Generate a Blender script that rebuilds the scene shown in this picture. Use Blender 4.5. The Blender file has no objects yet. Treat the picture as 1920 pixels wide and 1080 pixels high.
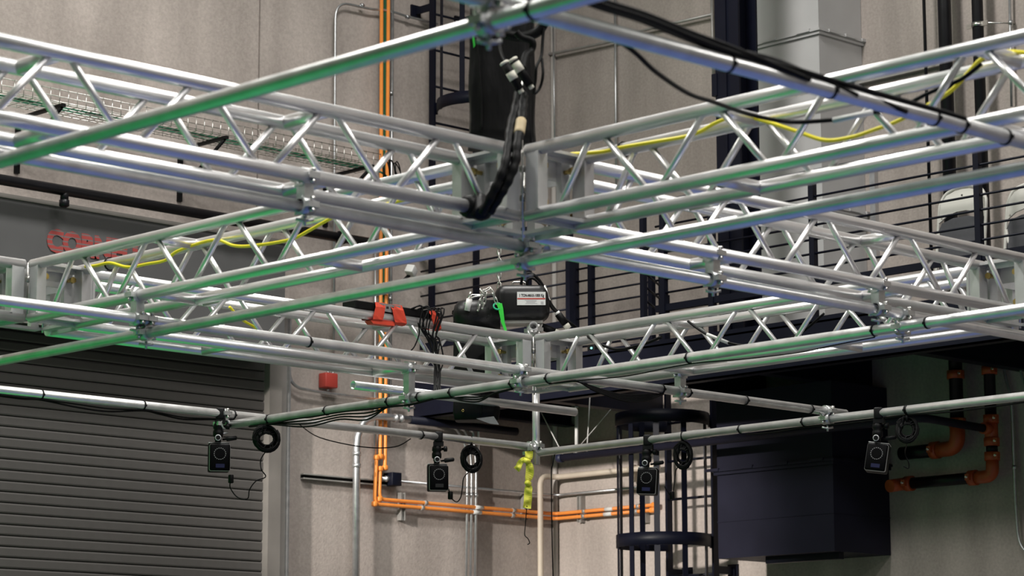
import bpy, bmesh, math, random
from mathutils import Vector, Matrix
random.seed(7)
C = bpy.context.scene.collection
SC = bpy.context.scene
# ------------------------------------------------------------------ camera
FPX = 4972.63                                   # focal length in pixels of the 1920 px frame
PITCH, ROLL, YAW = (math.radians(v) for v in (9.84064, -0.11464, 45.94368))
CAM = Vector((0, 0, 1.6))
_d = Vector((math.cos(YAW), math.sin(YAW), 0)); _r = Vector((math.sin(YAW), -math.cos(YAW), 0))
FW = math.cos(PITCH) * _d + math.sin(PITCH) * Vector((0, 0, 1)); _u = _r.cross(FW)
RT = math.cos(ROLL) * _r + math.sin(ROLL) * _u
UP = -math.sin(ROLL) * _r + math.cos(ROLL) * _u
cd = bpy.data.cameras.new('camera'); cam = bpy.data.objects.new('camera', cd); C.objects.link(cam)
cd.sensor_width = 36; cd.lens = FPX / 1920 * 36; cd.clip_start = .1; cd.clip_end = 200
m = Matrix.Identity(4)
for i in range(3):
    m[i][0], m[i][1], m[i][2], m[i][3] = RT[i], UP[i], -FW[i], CAM[i]
cam.matrix_world = m
cd.dof.use_dof = True; cd.dof.focus_distance = 15.2; cd.dof.aperture_fstop = 4.6
SC.camera = cam
# ------------------------------------------------------------------ world, lamps, exposure
SC.view_settings.view_transform = 'Standard'; SC.view_settings.look = 'None'
SC.view_settings.gamma = 1; SC.view_settings.use_curve_mapping = False
SC.view_settings.exposure = 0.05
SC.cycles.max_bounces = 5; SC.cycles.diffuse_bounces = 3; SC.cycles.glossy_bounces = 2
w = bpy.data.worlds.new('hall_air'); SC.world = w; w.use_nodes = True
w.node_tree.nodes['Background'].inputs[0].default_value = (.8, .85, 1, 1)
w.node_tree.nodes['Background'].inputs[1].default_value = .02
def lamp(x, y, z, sx, sy, power, col=(1, .97, .93), rot=(0, 0, 0)):
    l = bpy.data.lights.new('high_bay_light', 'AREA'); l.shape = 'RECTANGLE'; l.size = sx; l.size_y = sy
    l.energy = power; l.color = col
    o = bpy.data.objects.new('high_bay_light', l); C.objects.link(o); o.location = (x, y, z); o.rotation_euler = rot
    return o
for ax, by, p in ((5.4, -3, 300), (5.4, 4.5, 380), (4.6, 11.5, 430), (10.5, -3, 200), (10.5, 4, 270), (10.2, 11.2, 430)):
    lamp(ax, by, 10.5, 2.6, 1.2, p)
def spot(loc, aim, power, ang, blend=.4, size=.25, col=(1, .93, .86)):
    l = bpy.data.lights.new('added_corner_spot', 'SPOT'); l.energy = power; l.spot_size = math.radians(ang); l.spot_blend = blend; l.shadow_soft_size = size; l.color = col
    o = bpy.data.objects.new('added_corner_spot', l); C.objects.link(o); o.location = loc
    o.rotation_euler = (Vector(aim) - Vector(loc)).to_track_quat('-Z', 'Y').to_euler()
spot((-1.5, 11.0, 7.2), (15.6, 14.9, 2.9), 12500, 14, .5)  # spot added to brighten the far corner; stands for no known fixture
# ------------------------------------------------------------------ pixel -> point on a plane of the room
def ray(x, y): return FW + ((x - 960) / FPX) * RT - ((y - 540) / FPX) * UP
def at(x, y, axis, val):
    v = ray(x, y); i = 'abz'.index(axis); return CAM + v * ((val - CAM[i]) / v[i])
def atd(x, y, dep): return CAM + ray(x, y) * dep
# ------------------------------------------------------------------ materials
MATS = {}
def mat(name, col, rough=.5, metal=0, spec=.5, noise=0, nscale=8, bump=0, bscale=60, stretch=None, coat=0, emit=None):
    m = bpy.data.materials.new(name); m.use_nodes = True; nt = m.node_tree; b = nt.nodes['Principled BSDF']
    b.inputs['Base Color'].default_value = (*col, 1); b.inputs['Roughness'].default_value = rough
    b.inputs['Metallic'].default_value = metal; b.inputs['Specular IOR Level'].default_value = spec
    b.inputs['Coat Weight'].default_value = coat
    if noise or bump:
        tc = nt.nodes.new('ShaderNodeTexCoord'); mp = nt.nodes.new('ShaderNodeMapping')
        nt.links.new(tc.outputs['Object'], mp.inputs['Vector'])
        if stretch: mp.inputs['Scale'].default_value = stretch
    if noise:
        n = nt.nodes.new('ShaderNodeTexNoise'); n.inputs['Scale'].default_value = nscale; n.inputs['Detail'].default_value = 5
        nt.links.new(mp.outputs[0], n.inputs['Vector'])
        r = nt.nodes.new('ShaderNodeMapRange'); r.inputs[1].default_value = .3; r.inputs[2].default_value = .7
        r.inputs[3].default_value = 1 - noise; r.inputs[4].default_value = 1 + noise
        nt.links.new(n.outputs[0], r.inputs[0])
        mx = nt.nodes.new('ShaderNodeMix'); mx.data_type = 'RGBA'; mx.blend_type = 'MULTIPLY'; mx.inputs[0].default_value = 1
        mx.inputs[6].default_value = (*col, 1); nt.links.new(r.outputs[0], mx.inputs[7]); nt.links.new(mx.outputs[2], b.inputs['Base Color'])
        rr = nt.nodes.new('ShaderNodeMapRange'); rr.inputs[3].default_value = max(.02, rough - .08); rr.inputs[4].default_value = rough + .08
        nt.links.new(n.outputs[0], rr.inputs[0]); nt.links.new(rr.outputs[0], b.inputs['Roughness'])
    if bump:
        n2 = nt.nodes.new('ShaderNodeTexNoise'); n2.inputs['Scale'].default_value = bscale; n2.inputs['Detail'].default_value = 3
        nt.links.new(mp.outputs[0], n2.inputs['Vector'])
        bp = nt.nodes.new('ShaderNodeBump'); bp.inputs['Strength'].default_value = bump; bp.inputs['Distance'].default_value = .01
        nt.links.new(n2.outputs[0], bp.inputs['Height']); nt.links.new(bp.outputs[0], b.inputs['Normal'])
    if emit:
        b.inputs['Emission Color'].default_value = (*emit[:3], 1); b.inputs['Emission Strength'].default_value = emit[3]
    MATS[name] = m; return m
def concrete(name, base, dark, axis):
    m = bpy.data.materials.new(name); m.use_nodes = True; nt = m.node_tree; L = nt.links.new; b = nt.nodes['Principled BSDF']
    b.inputs['Roughness'].default_value = .85; b.inputs['Specular IOR Level'].default_value = .25
    tc = nt.nodes.new('ShaderNodeTexCoord')
    def noise(scale, sc, det=5):
        mp = nt.nodes.new('ShaderNodeMapping'); mp.inputs['Scale'].default_value = sc; L(tc.outputs['Object'], mp.inputs['Vector'])
        n = nt.nodes.new('ShaderNodeTexNoise'); n.inputs['Scale'].default_value = scale; n.inputs['Detail'].default_value = det
        L(mp.outputs[0], n.inputs['Vector']); return n.outputs[0]
    def rng(x, a, c, lo, hi):
        r = nt.nodes.new('ShaderNodeMapRange'); r.inputs[1].default_value = a; r.inputs[2].default_value = c
        r.inputs[3].default_value = lo; r.inputs[4].default_value = hi; L(x, r.inputs[0]); return r.outputs[0]
    def mul(x, y):
        q = nt.nodes.new('ShaderNodeMath'); q.operation = 'MULTIPLY'; L(x, q.inputs[0]); L(y, q.inputs[1]); return q.outputs[0]
    blot = rng(noise(1.1, (1, 1, .7)), .3, .7, 0, 1)
    streak = rng(noise(3.4, (1, 1, .06), 5), .35, .7, 0, 1)
    fine = rng(noise(45, (1, 1, 1), 3), .3, .7, .90, 1.08)
    grain = rng(noise(3.2, (1, 1, .25)), .3, .75, .86, 1.1)
    mx = nt.nodes.new('ShaderNodeMix'); mx.data_type = 'RGBA'; mx.inputs[6].default_value = (*base, 1); mx.inputs[7].default_value = (*dark, 1)
    fac = nt.nodes.new('ShaderNodeMath'); fac.operation = 'MULTIPLY_ADD'; L(blot, fac.inputs[0]); fac.inputs[1].default_value = .5
    s2 = nt.nodes.new('ShaderNodeMath'); s2.operation = 'MULTIPLY'; L(streak, s2.inputs[0]); s2.inputs[1].default_value = .36
    L(s2.outputs[0], fac.inputs[2]); L(fac.outputs[0], mx.inputs[0])
    m2 = nt.nodes.new('ShaderNodeMix'); m2.data_type = 'RGBA'; m2.blend_type = 'MULTIPLY'; m2.inputs[0].default_value = 1
    L(mx.outputs[2], m2.inputs[6]); L(mul(fine, grain), m2.inputs[7]); L(m2.outputs[2], b.inputs['Base Color'])
    bp = nt.nodes.new('ShaderNodeBump'); bp.inputs['Strength'].default_value = .25; bp.inputs['Distance'].default_value = .01
    L(noise(60, (1, 1, 1), 4), bp.inputs['Height']); L(bp.outputs[0], b.inputs['Normal'])
    MATS[name] = m
concrete('concrete', (.53, .467, .428), (.27, .236, .214), 0)
mat('alu', (.87, .86, .86), .34, .76, noise=.05, nscale=6, bump=.03, bscale=90)
mat('alu_plate', (.66, .66, .66), .45, .75, noise=.08, nscale=9)
mat('alu_cast', (.62, .63, .63), .45, 1, noise=.12, nscale=30)
mat('pipe', (.86, .855, .85), .32, .70, noise=.10, nscale=12, bump=.04, bscale=70)
mat('galv', (.55, .56, .57), .38, .85, noise=.12, nscale=20)
mat('galv_dull', (.40, .39, .37), .5, .5, noise=.12, nscale=14)
mat('steel', (.7, .69, .66), .3, 1, noise=.05, nscale=30)
mat('brass', (.55, .40, .14), .35, 1)
mat('navy', (.0038, .0048, .0125), .48, 0, spec=.22, noise=.12, nscale=6)
mat('navy_dull', (.013, .013, .026), .55, 0, spec=.2, noise=.15, nscale=3)
mat('black', (.004, .004, .0045), .5, spec=.2)
mat('rubber', (.0032, .0032, .0036), .55, spec=.16)
mat('black_pipe', (.006, .006, .008), .38, 0, spec=.3, noise=.2, nscale=10)
mat('cloth', (.0045, .0045, .005), .5, 0, spec=.18, bump=.8, bscale=14, stretch=(1, 1, .35))
mat('hoist_black', (.005, .005, .0055), .4, 0, spec=.35, bump=.06, bscale=180)
mat('door_grey', (.092, .086, .082), .6, .1, noise=.04, nscale=20)
mat('guide_grey', (.21, .195, .18), .6, .1, noise=.1, nscale=5)
mat('hood_grey', (.115, .115, .117), .5, .2, noise=.04, nscale=4)
mat('duct', (.52, .52, .52), .5, .12, noise=.05, nscale=3, bump=.015, bscale=25)
mat('orange', (.90, .30, .055), .45, noise=.06, nscale=12)
mat('rust_red', (.42, .075, .018), .42, noise=.15, nscale=12)
mat('red_box', (.50, .06, .045), .45)
mat('red_tape', (.80, .075, .035), .55, noise=.1, nscale=20)
mat('sign_red', (.42, .05, .045), .5)
mat('yellow', (.90, .78, .02), .4)
mat('lime', (.78, .76, .08), .6, noise=.08, nscale=25)
mat('strap_green', (.05, .75, .07), .55)
mat('teal', (.02, .5, .25), .5)
mat('green_band', (.01, .12, .06), .5)
mat('cream', (.62, .54, .44), .5, noise=.06, nscale=6)
mat('white', (.78, .78, .76), .4)
mat('chair_white', (.66, .65, .60), .4, noise=.03, nscale=8)
mat('chair_grey', (.10, .10, .112), .75, noise=.06, nscale=40)
mat('tan', (.50, .40, .24), .6, noise=.1, nscale=30)
mat('tape_white', (.72, .70, .60), .55)
mat('ink', (.02, .02, .02), .6)
mat('print_grey', (.45, .45, .46), .6)
mat('bezel', (.60, .61, .62), .35, .6)
mat('lens', (.002, .002, .0025), .5, spec=.05)
mat('led', (.16, .16, .165), .5)
mat('badge', (.006, .008, .04), .5, spec=.2)
mat('badge_dark', (.012, .012, .013), .5, spec=.2)
mat('blue_cable', (.018, .022, .055), .5)
mat('cyan_led', (.2, .9, .8), .4, emit=(.2, 1, .85, 3))
mat('floor_green', (.015, .40, .09), .7, noise=.06, nscale=10)
mat('floor_blue', (.05, .085, .30), .55, noise=.06, nscale=10)
mat('floor_grey', (.09, .085, .08), .6, noise=.1, nscale=2)
mat('ceiling', (.80, .80, .79), .8, noise=.05, nscale=2)
mat('plaster', (.55, .52, .49), .85, noise=.06, nscale=2)
def stripes():
    m = mat('striped_red', (.42, .05, .045), .5); nt = m.node_tree; b = nt.nodes['Principled BSDF']
    tc = nt.nodes.new('ShaderNodeTexCoord'); wv = nt.nodes.new('ShaderNodeTexWave'); wv.bands_direction = 'Z'; wv.inputs['Scale'].default_value = 9.2
    nt.links.new(tc.outputs['Object'], wv.inputs['Vector'])
    r = nt.nodes.new('ShaderNodeMapRange'); r.inputs[1].default_value = .12; r.inputs[2].default_value = .22; nt.links.new(wv.outputs[1], r.inputs[0])
    mx = nt.nodes.new('ShaderNodeMix'); mx.data_type = 'RGBA'; mx.inputs[6].default_value = (.17, .15, .15, 1); mx.inputs[7].default_value = (.36, .06, .055, 1)
    nt.links.new(r.outputs[0], mx.inputs[0]); nt.links.new(mx.outputs[2], b.inputs['Base Color'])
stripes()
# ------------------------------------------------------------------ mesh helpers
def origin(o):
    v = Vector()
    while o is not None: v += o.location; o = o.parent
    return v
class MB:
    def __init__(s): s.v = []; s.f = []; s.sm = []
    def add(s, vs, fs, smooth=False):
        n = len(s.v); s.v += [Vector(x) for x in vs]
        for f in fs: s.f.append([i + n for i in f]); s.sm.append(smooth)
        return s
    def box(s, c, d, R=None):
        c = Vector(c); h = Vector(d) / 2
        vs = [Vector((sx * h.x, sy * h.y, sz * h.z)) for sx in (-1, 1) for sy in (-1, 1) for sz in (-1, 1)]
        if R is not None: vs = [R @ v for v in vs]
        return s.add([c + v for v in vs], [(0, 1, 3, 2), (4, 6, 7, 5), (0, 4, 5, 1), (2, 3, 7, 6), (0, 2, 6, 4), (1, 5, 7, 3)])
    def span(s, p, q): 
        p, q = Vector(p), Vector(q); return s.box((p + q) / 2, (abs(q.x - p.x), abs(q.y - p.y), abs(q.z - p.z)))
    def rbox(s, c, d, bev=.01, seg=2, R=None):
        bm = bmesh.new(); bmesh.ops.create_cube(bm, size=1); bmesh.ops.scale(bm, vec=d, verts=bm.verts)
        bmesh.ops.bevel(bm, geom=bm.edges[:], offset=bev, segments=seg, affect='EDGES', profile=.5)
        bm.verts.index_update(); vs = [v.co.copy() for v in bm.verts]; fs = [[v.index for v in f.verts] for f in bm.faces]; bm.free()
        if R is not None: vs = [R @ v for v in vs]
        return s.add([Vector(c) + v for v in vs], fs, seg > 1)
    def path(s, pts, r, n=8, caps=True, closed=False, flat=None):
        pts = [Vector(p) for p in pts]; k = len(pts)
        rs = r if isinstance(r, (list, tuple)) else [r] * k
        tang = []
        for i in range(k):
            if closed: t = pts[(i + 1) % k] - pts[i - 1]
            else: t = pts[min(i + 1, k - 1)] - pts[max(i - 1, 0)]
            tang.append(t.normalized())
        t = tang[0]; a = Vector((0, 0, 1)) if abs(t.z) < .9 else Vector((1, 0, 0))
        nrm = (a - t * a.dot(t)).normalized(); vs = []
        for i in range(k):
            t = tang[i]; nrm = (nrm - t * nrm.dot(t)).normalized(); bi = t.cross(nrm)
            for j in range(n):
                w_ = 2 * math.pi * j / n
                ca, sa = math.cos(w_), math.sin(w_)
                if flat: vs.append(pts[i] + rs[i] * (nrm * ca * flat[0] + bi * sa * flat[1]))
                else: vs.append(pts[i] + rs[i] * (nrm * ca + bi * sa))
        fs = []
        for i in range(k if closed else k - 1):
            i2 = (i + 1) % k
            for j in range(n): fs.append((i * n + j, i * n + (j + 1) % n, i2 * n + (j + 1) % n, i2 * n + j))
        s.add(vs, fs, True)
        if caps and not closed:
            b0 = len(s.v) - len(vs)
            s.f.append([b0 + j for j in range(n)][::-1]); s.sm.append(False)
            s.f.append([b0 + (k - 1) * n + j for j in range(n)]); s.sm.append(False)
        return s
    def cyl(s, p, q, r, n=16, caps=True, r2=None): return s.path([p, q], [r, r if r2 is None else r2], n, caps)
    def hollow(s, p, q, r, ri, n=20):
        p, q = Vector(p), Vector(q); b0 = len(s.v); s.path([p, q], r, n, False); s.path([p, q], ri, n, False)
        for k in (0, n):
            for j in range(n):
                j2 = (j + 1) % n; s.f.append([b0 + k + j, b0 + k + j2, b0 + 2 * n + k + j2, b0 + 2 * n + k + j]); s.sm.append(False)
        return s
    def lathe(s, c, axis, prof, n=20):
        c = Vector(c); axis = Vector(axis).normalized()
        return s.path([c + axis * h for h, r in prof], [max(r, 1e-4) for h, r in prof], n)
    def torus(s, c, axis, R, r, n=24, k=8, flat=None):
        c = Vector(c); axis = Vector(axis).normalized(); a = axis.orthogonal().normalized(); b = axis.cross(a)
        return s.path([c + R * (math.cos(2 * math.pi * i / n) * a + math.sin(2 * math.pi * i / n) * b) for i in range(n)], r, k, closed=True, flat=flat)
    def band(s, c, axis, R, w_, th=.003, n=18):
        c = Vector(c); ax = Vector(axis).normalized() * (w_ / 2)
        return s.hollow(c - ax, c + ax, R + th, R * .96, n)
    def extr(s, poly, o, u, v, wv):                      # polygon in (u, v) at o, thickened by vector wv
        o, u, v, wv = Vector(o), Vector(u), Vector(v), Vector(wv); k = len(poly)
        vs = [o + u * x + v * y for x, y in poly]; vs += [p + wv for p in vs]
        fs = [list(range(k))[::-1], [k + i for i in range(k)]] + [(i, (i + 1) % k, k + (i + 1) % k, k + i) for i in range(k)]
        return s.add(vs, fs)
    def build(s, name, m, parent=None, local=False):
        me = bpy.data.meshes.new(name); off = Vector() if local or parent is None else origin(parent)
        me.from_pydata([v - off for v in s.v], [], s.f); me.polygons.foreach_set('use_smooth', s.sm); me.materials.append(MATS[m])
        bm = bmesh.new(); bm.from_mesh(me); bmesh.ops.recalc_face_normals(bm, faces=bm.faces[:]); bm.to_mesh(me); bm.free()
        o = bpy.data.objects.new(name, me); C.objects.link(o); o.parent = parent
        return o
def tag(o, label, cat, group=None, kind=None):
    if label: o['label'] = label
    if cat: o['category'] = cat
    if group: o['group'] = group
    if kind: o['kind'] = kind
    return o
def thing(name, label, cat, loc=(0, 0, 0), group=None, kind=None):
    o = bpy.data.objects.new(name, None); C.objects.link(o); o.location = loc; o.empty_display_size = .1
    return tag(o, label, cat, group, kind)
def one(mb, name, m, label, cat, loc, group=None, kind=None):          # a thing that is a single mesh, origin at loc
    o = mb.build(name, m); loc = Vector(loc)
    for v in o.data.vertices: v.co -= loc
    o.location = loc; return tag(o, label, cat, group, kind)
def link_copy(me, name, parent, loc=(0, 0, 0), rot=(0, 0, 0)):
    o = bpy.data.objects.new(name, me); C.objects.link(o); o.parent = parent; o.location = loc; o.rotation_euler = rot; return o
def smooth_path(pts, n=6, closed=False):                                  # Catmull-Rom
    pts = [Vector(p) for p in pts]; out = []; k = len(pts)
    for i in range(k - 1):
        p0, p1, p2, p3 = pts[max(i - 1, 0)], pts[i], pts[i + 1], pts[min(i + 2, k - 1)]
        for j in range(n):
            t = j / n
            out.append(.5 * ((2 * p1) + (p2 - p0) * t + (2 * p0 - 5 * p1 + 4 * p2 - p3) * t * t + (3 * p1 - p0 - 3 * p2 + p3) * t ** 3))
    return out + [pts[-1]]
def rounded(pts, rad, n=6):                                               # polyline with rounded corners (bent conduit)
    pts = [Vector(p) for p in pts]; out = [pts[0]]
    for i in range(1, len(pts) - 1):
        p, a, b = pts[i], pts[i - 1], pts[i + 1]
        r = min(rad, (a - p).length * .49, (b - p).length * .49)
        s_, e = p + (a - p).normalized() * r, p + (b - p).normalized() * r
        for j in range(n + 1):
            t = j / n; out.append(s_ * (1 - t) ** 2 + p * 2 * t * (1 - t) + e * t * t)
    return out + [pts[-1]]
def text_mesh(body, size, o, u, v, m, name, parent, ext=.002, bold=0, align='LEFT', width=None):
    cu = bpy.data.curves.new(name, 'FONT'); cu.body = body; cu.size = size; cu.extrude = ext; cu.offset = bold; cu.align_x = align; cu.resolution_u = 3
    t = bpy.data.objects.new(name, cu); C.objects.link(t); bpy.context.view_layer.update()
    me = bpy.data.meshes.new_from_object(t.evaluated_get(bpy.context.evaluated_depsgraph_get())); bpy.data.objects.remove(t)
    if width:
        xs = [q.co.x for q in me.vertices]; sx = width / (max(xs) - min(xs))
        for q in me.vertices: q.co.x *= sx
    u, v = Vector(u).normalized(), Vector(v).normalized(); n_ = u.cross(v); off = origin(parent) if parent else Vector()
    for q in me.vertices: q.co = Vector(o) + u * q.co.x + v * q.co.y + n_ * q.co.z - off
    me.materials.clear(); me.materials.append(MATS[m]); ob = bpy.data.objects.new(name, me); C.objects.link(ob); ob.parent = parent
    return ob
X, Y, Z = Vector((1, 0, 0)), Vector((0, 1, 0)), Vector((0, 0, 1))
# ================================================================== THE SETTING
AW, BW = 15.778, 15.787                         # right wall plane x = AW, left wall plane y = BW
fl = MB().span((-12, -12, -.2), (AW, BW, 0)).build('floor', 'floor_grey'); fl['kind'] = 'structure'
MB().span((2.2, .8, 0), (9.6, 8.6, .02)).build('mat', 'floor_blue', fl)
MB().span((-9, 5, 0), (2.1, 15.4, .02)).build('mat', 'floor_green', fl)
MB().span((2.1, 9.6, 0), (8.2, 15.4, .02)).build('mat', 'floor_green', fl)
tag(MB().span((-12, -12, 11), (AW + .3, BW + .3, 11.2)).build('ceiling', 'ceiling'), None, None, kind='structure')
tag(MB().span((-12.3, -12.3, 0), (-12, BW + .3, 11)).build('wall_back', 'plaster'), None, None, kind='structure')
tag(MB().span((-12.3, -12.3, 0), (AW + .3, -12, 11)).build('wall_front', 'plaster'), None, None, kind='structure')
wl = MB().span((-12, BW + .02, 0), (AW + .3, BW + .32, 11)).build('wall_left', 'concrete'); wl['kind'] = 'structure'
for a0, a1 in ((-12, 3.0), (3.012, 8.0), (8.012, 12.53), (12.545, AW)):
    MB().span((a0, BW, 0), (a1, BW + .03, 11)).build('panel', 'concrete', wl)
MB().span((-8, BW - .05, 0), (8.0, BW, 4.7)).build('backdrop', 'floor_green', wl)
wr = MB().span((AW + .02, -12, 0), (AW + .32, BW + .3, 11)).build('wall_right', 'concrete'); wr['kind'] = 'structure'
for b0, b1 in ((-12, 6.0), (6.012, BW)):
    MB().span((AW, b0, 0), (AW + .03, b1, 11)).build('panel', 'concrete', wr)
# ---- roller door, its guide and its hood
dr = MB().span((8.3, BW - .03, 0), (12.62, BW - .005, 4.8)).build('door_1', 'black'); dr['kind'] = 'structure'
P = .0762
me = None
for i in range(62):
    z = .02 + i * P
    if me is None:
        s = MB().extr([(0, 0), (.012, .003), (.016, .012), (.016, .060), (.010, .0705), (0, .0705)], (8.32, BW - .03, 0), (0, -1, 0), (0, 0, 1), (4.29, 0, 0))
        o = s.build('slat', 'door_grey', dr); me = o.data; o.location = (0, 0, z)
    else: link_copy(me, 'slat', dr, (0, 0, z))
g = MB().span((12.6, BW - .11, 0), (12.72, BW, 4.75)).build('trim_1', 'guide_grey'); g['kind'] = 'structure'
MB().span((12.725, BW - .07, 0), (12.80, BW, 5.0)).build('guide_angle', 'guide_grey', g)
MB().span((12.80, BW - .10, 0), (12.815, BW, 5.0)).build('guide_edge', 'galv', g)
HB = BW - .42                                    # front of the hood
a_end = at(535, 500, 'b', HB).x
z_top = at(180, 393, 'b', HB).z; z_bot = at(0, 600, 'b', HB).z
t = thing('door_hood', 'grey sheet-metal hood of the roller door with red lettering', 'door hood', (8, HB, z_bot))
MB().span((8.2, HB, z_bot), (a_end, HB + .03, z_top)).build('front_sheet', 'hood_grey', t)
MB().span((8.2, HB, z_top - .02), (a_end, BW, z_top)).build('top_sheet', 'hood_grey', t)
MB().span((a_end - .03, HB + .03, z_bot), (a_end, BW, z_top - .02)).build('end_plate', 'hood_grey', t)
MB().span((8.2, HB - .012, z_top - .025), (a_end, HB, z_top + .005)).build('top_flange', 'guide_grey', t)
MB().span((8.2, HB - .012, z_bot), (a_end, HB, z_bot + .03)).build('bottom_flange', 'guide_grey', t)
p0 = at(88, 468, 'b', HB - .004); p1 = at(270, 497, 'b', HB - .004)
zt = at(88, 430, 'b', HB - .004).z; zb = at(88, 468, 'b', HB - .004).z
o = text_mesh('CORNELL', (zt - zb) / .69, (p0.x, HB - .004, zb), (1, 0, 0), (0, 0, 1), 'striped_red', 'lettering', t, .003, .013, width=(p1.x - p0.x))
tag(o, 'red striped CORNELL lettering', None)
# ---- black sprinkler main above the hood, with its drop
BP = BW - .55
q0, q1 = at(0, 333, 'b', BP), at(640, 449, 'b', BP); zz = (q0.z + q1.z) / 2
t = thing('sprinkler_main', 'black steel sprinkler pipe running above the roller door hood', 'pipe', (q0.x, BP, zz))
MB().cyl((4, BP, zz), (q1.x + .35, BP, zz), .038).build('pipe_run', 'black_pipe', t)
d = at(121, 360, 'b', BP)
MB().cyl((d.x, BP, zz), (d.x, BP, zz - .07), .03).lathe((d.x, BP, zz - .06), -Z, [(0, .02), (.01, .036), (.05, .036), (.06, .02)], 14).build('sprinkler_head', 'black_pipe', t)
for xx in (440, 640): 
    p = at(xx, 410, 'b', BP); MB().band((p.x, BP, zz), X, .038, .05, .012).build('coupling', 'black_pipe', t)
# ---- generic wall pipe from pixel points on a plane
def wpipe(name, label, cat, px, axis, val, r, m, rad=.12, n=10, group=None, straps=(), smat='galv'):
    pts = [at(x, y, axis, val) for x, y in px]
    if rad: pts = rounded(pts, rad)
    if not straps: return one(MB().path(pts, r, n), name, m, label, cat, pts[-1], group)
    t = thing(name, label, cat, pts[-1], group)
    MB().path(pts, r, n).build('pipe_run', m, t)
    for x, y, ax in straps:
        p = at(x, y, axis, val); MB().band(p, ax, r, .03, .006, 12).build('strap', smat, t)
    return t
# left wall pipework
wpipe('conduit', 'thin grey conduit bending over left of the orange pipes, upper wall', 'conduit', [(626, 690), (627, 300), (629, 2), (690, 16), (700, 17.5), (716, 18), (738, 22), (760, 30), (820, 45)], 'b', BW - .06, .0105, 'galv', .15, straps=[(679, 10, X), (764, 32, X)])
O1 = 'orange plastic pipe on the corner walls, {} of the pair'
def orange(label, vx, jog, low, run):
    o = BW - .07
    pts = [at(vx[0], -30, 'b', o), at(vx[1], jog[1], 'b', o), at(jog[0], jog[1] + 2, 'b', o), at(low[0], low[1], 'b', o)]
    c = at(*run[0], 'b', o); c.x = AW - .07; c.z = pts[-1].z
    e = at(*run[1], 'a', AW - .07); e.z = c.z
    t = thing('orange_pipe', label, 'pipe', pts[-1], 'orange pipes')
    MB().path(rounded(pts + [c, e], .06), .0150, 12).build('pipe_run', 'orange', t)
    for k in (1, 2, 3):
        MB().rbox(pts[k], (.044, .042, .044), .014, 3).build('elbow', 'orange', t)
    MB().rbox(e, (.045, .06, .045), .014, 3).build('end_cap', 'orange', t)
    for fx in (.25, .75):
        p = pts[3].lerp(c, fx); MB().band(p, X, .0150, .03, .006, 12).build('strap', 'galv_dull', t)
    p = c.lerp(e, .3); MB().band(p, Y, .0150, .03, .006, 12).build('strap', 'galv_dull', t)
    p = c.lerp(e, .84); MB().band(p, Y, .0150, .03, .006, 12).build('strap', 'galv_dull', t)
    p = pts[3].lerp(c, .55); MB().band(p, X, .0150, .09, .0015, 12).build('pale_label', 'white', t)
    p = c.lerp(e, .55); MB().band(p, Y, .0150, .09, .0015, 12).build('pale_label', 'white', t)
    return t
orange('left of two orange plastic pipes on the wall, running lower around the corner', (715.5, 713), (706, 856), (702, 945), ((1040, 970), (1224, 951)))
orange('right of two orange plastic pipes on the wall, running higher around the corner', (728.5, 722), (713, 877), (711, 936), ((1040, 960), (1228, 943)))
o = BW - .05
pts = [at(722, -20, 'b', o), at(718, 790, 'b', o)]
one(MB().box((pts[0] + pts[1]) / 2, (.035, .02, pts[0].z - pts[1].z)), 'strap_rail', 'green_band', 'dark green flat rail between the two orange pipes', 'rail', pts[1])
wpipe('conduit', 'thin bare conduit just right of the two orange pipes', 'conduit', [(736, -20), (731, 820)], 'b', BW - .06, .012, 'galv', 0, straps=[(733.5, 175, Z), (731.7, 560, Z)])
wpipe('conduit', 'thin conduit left of the orange pipes, beside the galvanised pipe', 'conduit', [(704, 420), (703, 905)], 'b', BW - .05, .011, 'galv', 0)
wpipe('galvanised_pipe', 'thick galvanised pipe with elbow below the red box', 'pipe', [(667, 1150), (669, 775), (768, 787)], 'b', BW - .12, .029, 'galv', .28, 16, straps=[(668.6, 851, Z), (668.5, 873, Z), (742, 784, X), (752, 785, X)])
pA, pB = at(768, 787, 'b', BW - .12), at(968, 808, 'b', BW - .12)
one(MB().path([pA, (pB.x, BW - .12, pA.z)], .034, 16), 'navy_pipe', 'navy', 'dark navy pipe continuing the galvanised elbow towards the corner', 'pipe', pA)
wpipe('conduit', 'grey conduit sweeping from the door guide to the red box', 'conduit', [(541, 690), (545, 715), (560, 728), (612, 737), (760, 755)], 'b', BW - .06, .013, 'galv', .2)
p = at(615.5, 714, 'b', BW - .05)
t = thing('alarm_box', 'small red box on the concrete wall by the roller door', 'box', p)
MB().rbox(p, (.125, .09, .115), .008, 2).build('box_body', 'red_box', t)
MB().cyl(p + Vector((-.02, -.02, .055)), p + Vector((-.02, -.02, .07)), .012, 10).build('knockout', 'galv', t)
MB().cyl(p + Vector((.03, -.02, .055)), p + Vector((.03, -.02, .07)), .012, 10).build('knockout', 'galv', t)
MB().cyl(p - Vector((0, 0, .057)), p - Vector((0, 0, .085)), .01, 10).build('connector', 'galv', t)
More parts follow.
